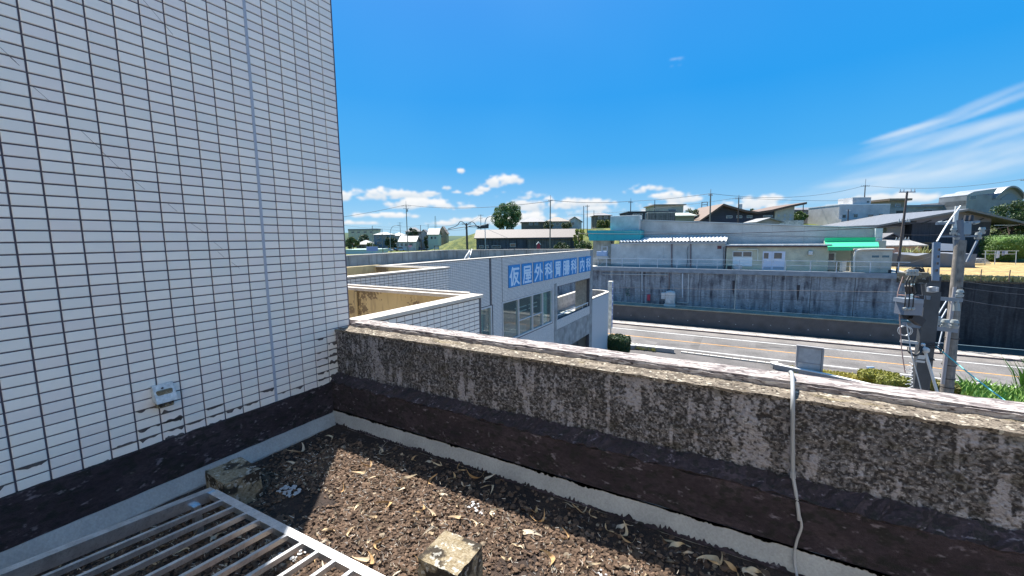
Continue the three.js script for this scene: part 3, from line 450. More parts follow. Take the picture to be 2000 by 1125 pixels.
{ // the long annex with the lettered front
  const SX = -9, t = thing('clinic_annex', 'long low grey tiled clinic annex with windows, balcony opening and lettered front', 'building', V(-13, GROUND, -17.5));
  const W1 = [-11.6, -14.03, -7.2, -2.68], W2 = [-14.86, -20.18, -4.52, -2.66], B = [-20.9, -26.36, -4.50, -2.62], GA = [-22.3, -26.36, GROUND, -6.42], holes = [W1, W2, B, GA];
  // the front: one slab pierced by its openings
  const s = new THREE.Shape([[8.24, GROUND], [26.85, GROUND], [26.85, -.72], [8.24, -.72]].map(([a, b]) => new THREE.Vector2(a, b)));
  for (const h of [W1, W2, B]) s.holes.push(new THREE.Path([[-h[0], h[2]], [-h[1], h[2]], [-h[1], h[3]], [-h[0], h[3]]].map(([a, b]) => new THREE.Vector2(a, b))));
  s.holes.push(new THREE.Path([[22.3, GROUND + .02], [26.36, GROUND + .02], [26.36, -6.42], [22.3, -6.42]].map(([a, b]) => new THREE.Vector2(a, b))));
  const fr = new THREE.ExtrudeGeometry(s, { depth: .22, bevelEnabled: false }).applyMatrix4(new THREE.Matrix4().makeBasis(V(0, 0, -1), V(0, 1, 0), V(1, 0, 0))).translate(SX - .228, 0, 0);
  part(t, 'front_wall', fr, A.mortar);
  tiled(t, SX - .008, -26.85, -8.24, GROUND + .1, -.73, [...holes, [-13.98, -14.0, -9, -.7]]);
  part(t, 'coping', bx(SX - .26, SX + .03, -.72, -.688, -26.88, -8.24, .005), A.cap);
  for (const z of [-14.02, -14.88]) part(t, 'movement_joint', bx(SX - .006, SX + .004, -7, -.73, z - .012, z + .012), M.dark);
  part(t, 'jamb_strip', bx(SX, SX + .02, -9, -2.4, -20.72, -20.40), A.band);
  part(t, 'corner_strip', bx(SX - .2, SX + .025, GROUND, -.73, -26.86, -26.42), A.band);
  part(t, 'spandrel_band', bx(SX, SX + .012, -6.42, -5.05, -26.40, -20.74), mat([.56, .58, .60], .7, { map: rep(concT, 2) }));
  // roof and the parapets round it
  const rp = [[-9.24, -8.24], [-16.4, -8.24], [-19.0, -23.2], [-17, -26.4], [-9.24, -26.83]];
  part(t, 'roof', new THREE.ExtrudeGeometry(new THREE.Shape(rp.map(([x, z]) => new THREE.Vector2(x, -z))), { depth: .2, bevelEnabled: false }).rotateX(-Math.PI / 2).translate(0, -2.0, 0), A.roof);
  const wall = (a, b, y0, y1, th, m) => bar(V(a[0], (y0 + y1) / 2, a[1]), V(b[0], (y0 + y1) / 2, b[1]), th, y1 - y0);
  part(t, 'roof_parapet', [wall([-16.4, -8.3], [-19.0, -23.2], -1.85, -.70, .2), wall([-19.0, -23.3], [-14.6, -25.9], -1.85, -.70, .2), wall([-14.6, -25.95], [-9.3, -26.72], -1.85, -.70, .2)], A.wallIn);
  part(t, 'parapet_coping', [wall([-16.4, -8.3], [-19.0, -23.2], -.698, -.655, .28), wall([-19.0, -23.3], [-14.6, -25.9], -.697, -.652, .28), wall([-14.6, -25.95], [-9.3, -26.72], -.696, -.65, .28)], A.cap);
  part(t, 'inner_kerb', [wall([-15.7, -8.4], [-18.3, -22.8], -1.80, -1.35, .5), wall([-18.2, -22.7], [-14.4, -25.2], -1.80, -1.35, .5)], A.roof);
  part(t, 'body', [bx(-16, SX - 6.2, GROUND, -2.02, -20.7, -8.3), bx(SX - 6.2, SX - .23, -5.3, -5.02, -26.3, -8.3), bx(SX - 6.2, SX - .23, -2.5, -2.02, -26.3, -8.3), bx(SX - 6.2, SX - .23, GROUND, -2.02, -20.75, -20.6), bx(SX - 6.2, SX - .23, GROUND, -5.02, -26.82, -26.62), bx(SX - 6.2, SX - .23, -2.5, -2.02, -26.82, -26.32), bx(SX - 6.2, SX - .23, GROUND, -2.02, -11.5, -11.3)], A.room);
  // windows
  const window4 = (h, cuts, name) => {
    const fw = .07, [z0, z1, y0, y1] = h, fr2 = [bx(SX - .12, SX + .01, y0 + .002, y0 + fw, z1 + .004, z0 - .004), bx(SX - .12, SX + .01, y1 - fw, y1 - .002, z1 + .004, z0 - .004)];
    for (const z of [z0 - fw / 2 - .004, ...cuts, z1 + fw / 2 + .004]) fr2.push(bx(SX - .118, SX + .008, y0 + fw, y1 - fw, z - fw / 2, z + fw / 2));
    const w = part(t, name, fr2, A.frame); const e = [z0, ...cuts, z1]; for (let k = 0; k + 1 < e.length; k++) part(w, 'pane', bx(SX - .07, SX - .062, y0 + fw, y1 - fw, e[k + 1] + fw / 2 + .004, e[k] - fw / 2 - .004), M.glass); return w;
  };
  const w2 = window4(W2, [-16.35, -17.78, -18.95], 'window'); window4(W1, [-12.8], 'window');
  const fold = (za, zb, y0, y1, x) => { const pts = [], n = 40; for (let i = 0; i <= n; i++) { const q = i / n; pts.push([lerp(za, zb, q), x + .04 * Math.sin(q * 26)]); } const g = []; for (let i = 0; i < n; i++) g.push(quad(V(pts[i][1], y0, pts[i][0]), V(pts[i + 1][1], y0, pts[i + 1][0]), V(pts[i + 1][1], y1, pts[i + 1][0]), V(pts[i][1], y1, pts[i][0]))); return g; };
  part(t, 'curtain', fold(-19.25, -20.02, -4.5, -2.7, SX - .3), A.curtain); part(t, 'curtain', fold(-14.92, -15.25, -4.5, -2.7, SX - .3), A.curtain); part(t, 'curtain', fold(-13.0, -13.7, -5.0, -2.7, SX - .3), A.curtain);
  for (const [za, zb, y] of [[-16.45, -17.6, -3.22], [-16.45, -17.6, -3.42], [-17.85, -18.8, -3.22], [-17.85, -18.8, -3.42]]) part(t, 'light_streak_bar', bx(SX - .30, SX - .26, y - .022, y + .022, zb, za), M.white);  // white bars put in for the bright streaks of light in the panes
  for (const [za, zb] of [[-16.4, -17.73], [-17.82, -18.9]]) part(w2, 'transom', bx(SX - .10, SX - .02, -3.78, -3.74, zb, za), A.frame);
  part(t, 'cabinet', bx(SX - 2.6, SX - 1.9, -4.99, -3.3, -17.2, -14.9), mat([.30, .33, .33], .7)); part(t, 'bed', bx(SX - 1.7, SX - .7, -4.99, -4.35, -18.4, -15.4, .04), M.offwhite);
  // balcony behind the opening: pillar, rail, brown stair head
  part(t, 'pillar', bx(SX - 1.05, SX - .232, -5.02, -2.5, -26.80, -26.40), mat([.66, .64, .58], .8, { map: rep(roofT, 1.2) }));
  const rl = part(t, 'balcony_rail', [bar(V(SX - .1, -4.28, -20.95), V(SX - .1, -4.28, -26.3), .05, .05)], M.white); for (const z of [-21.1, -23.2, -25.2, -26.2]) part(rl, 'rail_post', bar(V(SX - .1, -4.5, z), V(SX - .1, -4.3, z), .035, .035, V(0, 0, 1)), M.white);
  part(t, 'stair_head', bx(SX - 2.6, SX - 1.5, -5.0, -3.62, -24.3, -22.6, .03), A.brown); part(t, 'stair_coping', bx(SX - 2.66, SX - 1.44, -3.62, -3.52, -24.36, -22.54, .02), A.cap); part(t, 'stair_handrail', [bar(V(SX - 2.6, -3.22, -23.4), V(SX - 1.5, -3.22, -23.4), .07, .07), bar(V(SX - 1.6, -3.52, -23.4), V(SX - 1.6, -3.25, -23.4), .05, .05, V(0, 0, 1))], A.cap);
  part(t, 'garage_shutter', bx(SX - .9, SX - .8, GROUND + .02, -6.4, -26.36, -24.4), mat([.58, .58, .52], .7, { map: rep(streakT, .6, 4) })); part(t, 'garage_lining', bx(SX - 3, SX - 2.9, GROUND + .02, -5.3, -26.3, -21), A.brown);
  part(t, 'roof_stay', [tube([V(-12.8, -1.8, -17.1), V(-12.9, -1.0, -17.5), V(-13.1, -.62, -18.2), V(-13.6, -.60, -18.9), V(-14.0, -1.0, -19.3)], .045, 6, 20), bar(V(-13.9, -.50, -19.6), V(-12.6, -1.5, -17.2), .05, .05)], M.offwhite);
  // letters: nine blue panels with pale characters
  const names = ['kari', 'ya', 'soto', 'ka', 'i', 'cho', 'ka', 'nai', 'ka'], spans = [[235, 472], [510, 716], [750, 942], [966, 1142], [1172, 1330], [1343, 1497], [1504, 1637], [1684, 1808], [1818, 1927]], cache = {};
  names.forEach((nm, k) => {
    const z0 = onX(970 + spans[k][0] / 10.52, 532, SX).z, z1 = onX(970 + spans[k][1] / 10.52, 524, SX).z;
    const sm = cache[nm] ??= mat([1, 1, 1], .5, { map: canvasTex(256, 256, (c) => { c.fillStyle = 'rgb(40,140,208)'; c.fillRect(0, 0, 256, 256); inkGlyph(c, nm, 18, 18, 220, 220, 27, 'rgb(214,232,248)'); }) });
    const p = part(t, 'sign_panel', bx(SX, SX + .03, -2.10, -1.11, z1, z0), mat([.02, .20, .48], .5)); part(p, 'sign_character', quad(V(SX + .033, -2.095, z0), V(SX + .033, -2.095, z1), V(SX + .033, -1.115, z1), V(SX + .033, -1.115, z0)), sm, { ownUV: true });
  });
}
{ // rounded balcony wall at the far end
  const t = thing('rounded_balcony', 'rounded tiled balcony wall at the far end of the annex', 'balcony', V(-10.2, GROUND, -29));
  const path = []; for (let i = 0; i <= 6; i++) path.push([-9, lerp(-26.9, -30.6, i / 6)]); for (let i = 1; i <= 16; i++) { const a = i / 16 * Math.PI; path.push([-10.25 + 1.25 * Math.cos(a), -30.6 - 1.25 * Math.sin(a)]); } for (let i = 1; i <= 8; i++) path.push([-11.5, lerp(-30.6, -24.6, i / 8)]);
  const off = (k, d) => { const a = path[Math.max(0, k - 1)], b = path[Math.min(path.length - 1, k + 1)], L = Math.hypot(b[0] - a[0], b[1] - a[1]); return [path[k][0] - (b[1] - a[1]) / L * d, path[k][1] + (b[0] - a[0]) / L * d]; };
  const skin = (d0, d1, y0, y1, ka, kb) => { const g = []; for (let k = ka; k < kb; k++) { const a = off(k, d0), b = off(k + 1, d0), c = off(k + 1, d1), e = off(k, d1); g.push(quad(V(a[0], y0, a[1]), V(b[0], y0, b[1]), V(b[0], y1, b[1]), V(a[0], y1, a[1])), quad(V(c[0], y0, c[1]), V(e[0], y0, e[1]), V(e[0], y1, e[1]), V(c[0], y1, c[1])), quad(V(a[0], y1, a[1]), V(b[0], y1, b[1]), V(c[0], y1, c[1]), V(e[0], y1, e[1]))); } return g; };
  const last = path.length - 1;
  part(t, 'wall', skin(0, -.18, GROUND, -4.12, 0, last), mat([.48, .46, .45], .85, { side: THREE.DoubleSide, map: rep(grainT, 1) }));
  part(t, 'coping', skin(.03, -.22, -4.13, -4.06, 0, last), A.cap);
  const cl = []; for (let y = -4.17; y > GROUND; y -= ROW) { for (let k = 0; k < 16; k++) { const a = off(k, .014), b = off(k + 1, .014), c = off(k, .002), e = off(k + 1, .002); cl.push(quad(V(a[0], y - .05, a[1]), V(b[0], y - .05, b[1]), V(b[0], y, b[1]), V(a[0], y, a[1])), quad(V(a[0], y, a[1]), V(b[0], y, b[1]), V(e[0], y, e[1]), V(c[0], y, c[1]))); } }
  part(t, 'tile_course', cl, mat([.62, .63, .635], .5, { side: THREE.DoubleSide }), { kind: 'stuff' });
  part(t, 'balcony_floor', bx(-11.3, -9.2, -5.2, -5.05, -30.6, -26.9), M.concrete);
}
{ // upright roadside sign of the clinic
  const c = onY(1192, 672, GROUND), t = thing('upright_sign', 'tall narrow white sign with blue characters on a post by the road', 'sign', V(c.x, GROUND, c.z)), X = c.x, Z = c.z;
  const top = onZ(1190, 549, Z).y, bot = onZ(1190, 641, Z).y;
  part(t, 'post', rod(V(X + .02, GROUND, Z), V(X + .02, bot + .5, Z), .055), M.galvDull);
  const pn = new THREE.BoxGeometry(.34, top - bot, .42).rotateY(.0).translate(X - .06, (top + bot) / 2, Z); part(t, 'panel', pn, M.concPale);
  const sm = mat([1, 1, 1], .5, { map: canvasTex(128, 1024, (k) => { k.fillStyle = 'rgb(232,236,240)'; k.fillRect(0, 0, 128, 1024); ['kari', 'ya', 'soto', 'ka', 'i', 'cho', 'ka'].forEach((n, i) => inkGlyph(k, n, 22, 26 + i * 142, 84, 116, 17, 'rgb(30,60,150)')); }) });
  const x = X + .115; part(t, 'lettering', quad(V(x, bot + .02, Z + .205), V(x, bot + .02, Z - .205), V(x, top - .02, Z - .205), V(x, top - .02, Z + .205)), sm, { ownUV: true });
}
// ---------------------------------------------------------------- ground, road, retaining walls
structure('ground', bx(-400, 400, -9.6, -9.03, -46.5, 300), M.asphaltOld);
structure('road', bx(-300, 300, -9.028, -9.010, -41.1, -34.6), M.asphalt);
for (const [n, z, m] of [['edge_line', -40.5, M.paint], ['edge_line', -35.1, M.paint], ['centre_line', -37.8, M.orange]]) structure(n, bx(-300, 300, -9.009, -9.004, z - .075, z + .075), m);
for (const [x0, x1, z0, z1, k] of [[-9.5, -6.2, -36.9, -35.3, .40], [1.2, 5.4, -40.3, -38.4, .33], [9.0, 14.5, -37.4, -35.4, .41], [-3.6, -2.9, -41.0, -34.7, .31]]) structure('road_patch', bx(x0, x1, -9.0095, -9.006, z0, z1), mat([k, k * .97, k * .96], .92, { map: rep(asphT, 2.3) }));
structure('forecourt', bx(-8.5, 60, -9.028, -9.014, -33.6, -2.7), M.asphaltOld);
{ // far footway with its kerb and drain slot
  structure('far_footway', bx(-300, 300, -9.029, -8.92, -44.05, -42.45), mat([.60, .56, .53], .9, { map: rep(concT, 3) }));
  structure('painted_shade_strip', bx(-300, 300, -9.029, -8.94, -46.55, -44.06), mat([.16, .13, .11], .95, { map: rep(plainT, 2) }));  // dark strip: the wall's shade on the footway, put into the colour
  structure('gutter', bx(-300, 300, -9.028, -9.006, -42.44, -41.12), mat([.50, .47, .45], .9, { map: rep(asphT, 4) }));
  solo('far_kerb', 'dark kerb line along the far footway of the road', 'kerb', bx(-120, 60, -9.02, -8.90, -42.62, -42.44, .01), mat([.11, .085, .085], .9));
  solo('drain_grating', 'small metal drain grating in the far footway', 'drain', Array.from({ length: 14 }, (_, k) => bx(3.1 + k * .11, 3.17 + k * .11, -8.92, -8.908, -42.85, -42.68)), M.galvDull);
}
{ // lower retaining wall, ledge, upper concrete wall
  const t = thing('lower_retaining_wall', 'dark soot-stained lower retaining wall along the road', 'wall', V(0, GROUND, -45.3));
  part(t, 'face', bx(-80, 12.9, -8.92, -7.36, -46.8, -44.9), M.retainDark); part(t, 'ledge', bx(-80, 12.9, -7.36, -7.25, -46.8, -44.83, .02), mat([.46, .44, .36], .9, { map: rep(concT, 1.6) }));
  const wp = []; for (let x = -12; x < 12; x += 1.45) wp.push(rod(V(x, -8.35 + .1 * Math.sin(x * 3), -44.92), V(x, -8.35 + .1 * Math.sin(x * 3), -44.87), .035)); part(t, 'weep_hole', wp, M.offwhite);
  const u = thing('upper_retaining_wall', 'tall streaked grey concrete retaining wall below the store', 'wall', V(0, -7.25, -47));
  const cuts = [-80, -50, -30, -21, -15.8, -13.1, -10, -6.9, -3.8, -.6, 2.5, 5.6, 8.8, 12.5]; for (let k = 0; k + 1 < cuts.length; k++) part(u, 'wall_panel', bx(cuts[k] + .012, cuts[k + 1] - .012, -7.246, -3.58, -47.6, -46.8 + (k % 2) * .006, .02), M.retaining);
  for (const [px, py] of [[1432, 565], [1558, 575]]) { const p = onZ(px, py, -46.77); part(u, 'drain_stain', prism([[p.x - .12, p.y + .9], [p.x + .14, p.y + .9], [p.x + .1, p.y - .2], [p.x + .02, p.y - .7], [p.x - .06, p.y - .2]], -46.79, -46.775), mat([.05, .045, .05], .95)); }
  const wh = []; for (let x = -12; x < 11; x += 1.5) wh.push(rod(V(x, -6.9, -46.82), V(x, -6.9, -46.77), .04)); part(u, 'weep_hole', wh, M.dark);
  const r = thing('tall_retaining_wall', 'tall near-black retaining wall at the right beyond the poles', 'wall', V(30, GROUND, -46.6));
  part(r, 'face', bx(12.91, 120, -8.92, -3.78, -47.5, -46.6), mat([.16, .155, .16], .95, { map: rep(streakT, 11, 5), bumpMap: rep(fine, .6), bumpScale: .01 })); part(r, 'coping', bx(12.91, 120, -3.78, -3.64, -47.5, -46.55, .02), mat([.35, .32, .25], .9, { map: rep(ledgeT, 3, .6) }));
}
{ // things on the ledge and the wall: tank, pipes, cabinets
  const zt = -46.2, p = onZ(1309, 590, zt), t = thing('water_tank', 'white upright water tank standing on the retaining wall ledge', 'tank', V(p.x, -7.25, zt));
  part(t, 'tank', [bx(p.x - .5, p.x + .5, -7.03, -5.72, zt - .32, zt + .32, .12), new THREE.SphereGeometry(.48, 14, 8, 0, 6.3, 0, 1.57).scale(1, .35, .65).translate(p.x, -5.74, zt)], M.offwhite); part(t, 'side_box', bx(p.x - .92, p.x - .5, -6.52, -5.82, zt - .22, zt + .25, .03), M.offwhite); part(t, 'stand', bx(p.x - .6, p.x + .55, -7.25, -7.03, zt - .34, zt + .34), mat([.5, .5, .48], .8));
  const e = onZ(1267, 581, -46.7); solo('red_cabinet', 'small red box fixed to the retaining wall left of the tank', 'cabinet', bx(e.x - .16, e.x + .16, e.y - .38, e.y + .36, -46.8, -46.6, .03), mat([.45, .03, .06], .5));
  const pipe = (label, pts, r, m) => solo('drain_pipe', label, 'pipe', pts.slice(1).map((q, k) => rod(pts[k], q, r)), m, 'pipes on the retaining wall');
  const q = (x, y) => onZ(x, y, -46.72), gp = mat([.46, .50, .54], .6), rp = mat([.22, .16, .15], .8);
  pipe('short pale pipe on the wall between sign post and tank', [q(1254, 530), q(1254, 567), q(1256, 568)], .05, gp); pipe('brown pipe dropping to the water tank', [q(1307, 533), q(1307, 569)], .045, rp); pipe('grey pipe just right of the water tank', [q(1333, 534), q(1333, 581)], .08, gp); pipe('bent white pipe second right of the water tank', [q(1345, 535), q(1344, 591), q(1340, 592), q(1322, 590)], .05, M.offwhite); pipe('long level pale pipe below the walkway edge', [q(1177, 535), q(1304, 537)], .035, M.offwhite);
  const g = onZ(1226, 571, -46.7), fg = []; for (let k = 0; k < 60; k++) { const c = V(g.x + rr(-.2, .2), g.y + rr(-.5, .45), -46.76 + rr(0, .16)), a = V(rr(-.1, .1), rr(-.1, .1), rr(-.05, .05)), b = V(rr(-.08, .08), rr(-.02, .08), rr(-.05, .05)); fg.push(quad(c, c.clone().add(a), c.clone().add(a).add(b), c.clone().add(b))); } solo('wall_fern', 'small green fern sprouting from the retaining wall', 'plant', fg, mat([.03, .10, .05], .8, { side: THREE.DoubleSide }));
}
// ---- clinic forecourt: beds, kerbs, sign, hedges
function leafMass(n, at, size, seed, flat = 0) {              // leaf faces; at() gives a place and an outward way
  const q = rng(seed), pos = [], col = [], uv = [];
  for (let i = 0; i < n; i++) {
    const { p, o } = at(q), s = size * (.6 + .8 * q()), a = V(q() - .5, q() - .5, q() - .5).normalize(), nrm = o.clone().multiplyScalar(.8).add(a).normalize(), x = V(q() - .5, q() - .5, q() - .5).cross(nrm).normalize().multiplyScalar(s), y = nrm.clone().cross(x).normalize().multiplyScalar(s * .62);
    const c = [p.clone().sub(x), p.clone().add(y).addScaledVector(nrm, s * .1), p.clone().add(x), p.clone().sub(y).addScaledVector(nrm, s * .1)], t = .7 + .6 * q();
    for (const k of [0, 1, 2, 0, 2, 3]) { pos.push(c[k].x, c[k].y, c[k].z); col.push(t * (.9 + .25 * q()), t, t * .85); uv.push(0, 0); }
  }
  const g = new THREE.BufferGeometry(); g.setAttribute('position', new THREE.Float32BufferAttribute(pos, 3)); g.setAttribute('color', new THREE.Float32BufferAttribute(col, 3)); g.setAttribute('uv', new THREE.Float32BufferAttribute(uv, 2)); g.computeVertexNormals(); return g;
}
const leafMat = (c, t = .25) => new THREE.MeshPhysicalMaterial({ color: lin(...c), roughness: .75, transmission: t, thickness: 0, side: THREE.DoubleSide, vertexColors: true });
const onBox = (c, sx, sy, sz, lump = .12) => (q) => { const a = q() * 6.283, e = Math.asin(q() * 2 - 1) , d = V(Math.cos(e) * Math.cos(a), Math.sin(e), Math.cos(e) * Math.sin(a)), m = Math.max(Math.abs(d.x), Math.abs(d.y), Math.abs(d.z)), k = lerp(1, 1 / m, .72) * (1 - .18 * q() * q()), w = 1 + (vnoise(d.x * 4 + 50, d.y * 4 + d.z * 5 + 50, 999, 999, 3) - .5) * lump * 2; return { p: V(c.x + d.x * k * sx * w, c.y + d.y * k * sy * w, c.z + d.z * k * sz * w), o: d }; };
const core = (c, sx, sy, sz) => new RoundedBoxGeometry(sx * 2, sy * 2, sz * 2, 3, Math.min(sx, sy, sz) * .7).translate(c.x, c.y, c.z);
{
  const b = (label, px, py, D, sx, sy, sz, colr, n, seed, name = 'clipped_hedge', cat = 'hedge') => {
    const p = onY(px, py, GROUND), c = V(p.x, GROUND + sy, p.z), t = thing(name, label, cat, V(p.x, GROUND, p.z), name === 'clipped_hedge' ? 'clipped hedges by the poles' : undefined);
    part(t, 'twigs', core(c, sx * .86, sy * .88, sz * .86), mat(colr, .95)); part(t, 'foliage', leafMass(n, onBox(c, sx, sy, sz), .07, seed), leafMat(colr), { ownUV: true }); return t;
  };
  b('clipped yellow-green hedge block left of the others, on straw bed', 1715, 752, 0, .95, .42, .6, [.26, .26, .035], 4200, 901);
  b('lower clipped olive hedge directly beside the twin poles', 1758, 765, 0, 1.15, .42, .55, [.22, .23, .035], 4200, 902);
  b('brownish clipped hedge seen between the twin poles', 1822, 770, 0, 1.0, .40, .5, [.20, .18, .04], 3200, 903);
  b('round dark green bush at the corner of the annex', 1207, 690, 0, .85, .72, .7, [.035, .075, .02], 3800, 904, 'round_bush', 'bush');
  // straw and weeds beds
  const bed = (name, pts, y, m) => structure(name, new THREE.ExtrudeGeometry(new THREE.Shape(pts.map(([x, z]) => new THREE.Vector2(x, -z))), { depth: .06, bevelEnabled: false }).rotateX(-Math.PI / 2).translate(0, y, 0), m);
  bed('dry_bed', [[2.2, -33.1], [7.4, -33.3], [16, -34.3], [20, -34.3], [20, -28], [7, -29.6], [4.9, -31.6], [2.4, -32.5]], -9.01, M.straw);
  bed('corner_bed', [[-9.6, -34.3], [-6.5, -34.0], [-4.7, -33.7], [-4.7, -33.5], [-7.9, -33.3], [-8.3, -31.0], [-9.4, -30.4]], -9.01, mat([.8, .75, .5], .95, { map: rep(fieldT, 3), bumpMap: rep(fine, 1), bumpScale: .05 }));
  const q = rng(955), tuft = (n, cx, cz, sx, sz, h, seed) => { const g = []; for (let i = 0; i < n; i++) { const x = cx + (q() - .5) * 2 * sx, z = cz + (q() - .5) * 2 * sz, a = q() * 6.3, hh = h * (.5 + q()), w = .02 + q() * .05, lx = (q() - .5) * hh * .9, lz = (q() - .5) * hh * .9, b0 = V(x, GROUND + .03, z), b1 = V(x + Math.cos(a) * w, GROUND + .03, z + Math.sin(a) * w), m0 = V(x + lx * .4 - Math.cos(a) * w, GROUND + hh * .6, z + lz * .4 - Math.sin(a) * w), m1 = V(x + lx * .4 + Math.cos(a) * w * 1.4, GROUND + hh * .62, z + lz * .4 + Math.sin(a) * w * 1.4), t0 = V(x + lx, GROUND + hh, z + lz); g.push(quad(b0, b1, m1, m0), quad(m0, m1, t0, t0.clone().add(V(.01, 0, .01)))); } return g; };
  solo('tall_weeds', 'lush bright green weeds growing at the right beyond the parapet', 'weeds', [...tuft(5200, 15.5, -30.2, 4.9, 2.9, .62, 1), ...tuft(500, 14.8, -32.6, 1.1, .6, 1.5, 2)], mat([.17, .30, .06], .8, { side: THREE.DoubleSide }), undefined, { kind: 'stuff' });
  solo('dry_grass', 'short yellow dry grass on the beds beside the road', 'grass', [...tuft(900, -7.6, -33.6, 1.8, .45, .22, 3), ...tuft(700, -8.8, -32.2, .5, 1.2, .25, 4), ...tuft(1500, 5.4, -32.6, 2.4, .7, .16, 5)], mat([.46, .42, .12], .9, { side: THREE.DoubleSide }), undefined, { kind: 'stuff' });
  // low white bed walls and the kerb stones
  const lw = (label, pts, h) => { const t = thing('bed_wall', label, 'low wall', V(pts[0][0], GROUND, pts[0][1]), 'low bed walls'); const cap2 = [], body = []; for (let k = 0; k + 1 < pts.length; k++) { const a = V(pts[k][0], GROUND + h / 2, pts[k][1]), c = V(pts[k + 1][0], GROUND + h / 2, pts[k + 1][1]); body.push(bar(a, c, .22, h)); cap2.push(bar(a.clone().setY(GROUND + h + .02), c.clone().setY(GROUND + h + .02), .26, .05)); } part(t, 'wall', body, mat([.50, .48, .46], .8, { map: rep(roofT, .5) })); part(t, 'coping', cap2, mat([.74, .73, .70], .7)); };
  lw('low white-capped wall round the corner bed beside the annex', [[-8.1, -33.0], [-7.4, -33.35], [-4.45, -33.5]], .30);
  lw('curved low tiled wall round the sign bed', [[2.4, -33.1], [2.05, -32.9], [2.2, -32.5], [3.4, -32.05], [4.9, -31.55], [7.2, -30.3], [9.5, -28.9]], .32);
  for (let k = 0; k < 13; k++) { const x = -4.0 + k * .52; solo('kerb_stone', 'pale kerb stone in the row across the forecourt entrance', 'kerb stone', bx(x, x + .49, -9.02, -8.93, -34.12 + k * .02, -33.86 + k * .02, .02), mat([.80, .76, .70], .9, { map: rep(plainT, .9) }), 'kerb stones at the entrance'); }
  // monument sign seen from behind
  const a = onY(1552, 727, GROUND), c = onY(1605, 735, GROUND), t = thing('monument_sign', 'grey framed monument sign seen from behind in the kerbed bed', 'sign', V((a.x + c.x) / 2, GROUND, (a.z + c.z) / 2));
  const A0 = V(a.x, 0, a.z), C0 = V(c.x, 0, c.z), y1 = -7.18, L = (s) => A0.clone().lerp(C0, s), fm = mat([.30, .29, .29], .6, { metalness: .2 }), pm = mat([.72, .72, .73], .6, { map: rep(plainT, 1.4) });
  for (const s of [.035, .965]) part(t, 'frame_post', bar(L(s).setY(GROUND), L(s).setY(y1), .22, .10, V(1, 0, -.1)), fm); part(t, 'frame_head', bar(L(0).setY(y1 + .03), L(1).setY(y1 + .03), .24, .08), fm); part(t, 'back_panel', bar(L(.07).setY(-7.72), L(.93).setY(-7.72), .10, .98), pm); part(t, 'back_panel', bar(L(.07).setY(-8.62), L(.93).setY(-8.62), .10, .74), pm); part(t, 'frame_bar', bar(L(.07).setY(-8.23), L(.93).setY(-8.23), .13, .05), fm);
  // small floodlight on a long arm
  const f0 = onY(1775, 748, GROUND), f = thing('floodlight', 'small grey floodlight on a long thin arm above the hedge', 'floodlight', V(f0.x, GROUND, f0.z)), hp = onZ(1701, 719, f0.z - .3), ep = onZ(1772, 738, f0.z - .1);
  part(f, 'post', rod(V(ep.x, GROUND, ep.z), ep, .03), M.galvDull); part(f, 'arm', rod(ep, hp, .025), M.galvDull); part(f, 'lamp_head', rod(hp.clone().add(V(-.22, -.05, .05)), hp.clone().add(V(.16, .06, 0)), .17, .08, 10), M.galv);
  const y0 = onY(1814, 762, GROUND); solo('marker_post', 'thin yellow marker post between the twin poles', 'marker post', rod(V(y0.x, GROUND, y0.z), V(y0.x + .05, GROUND + 1.0, y0.z), .05), mat([.75, .55, .03], .6));
}
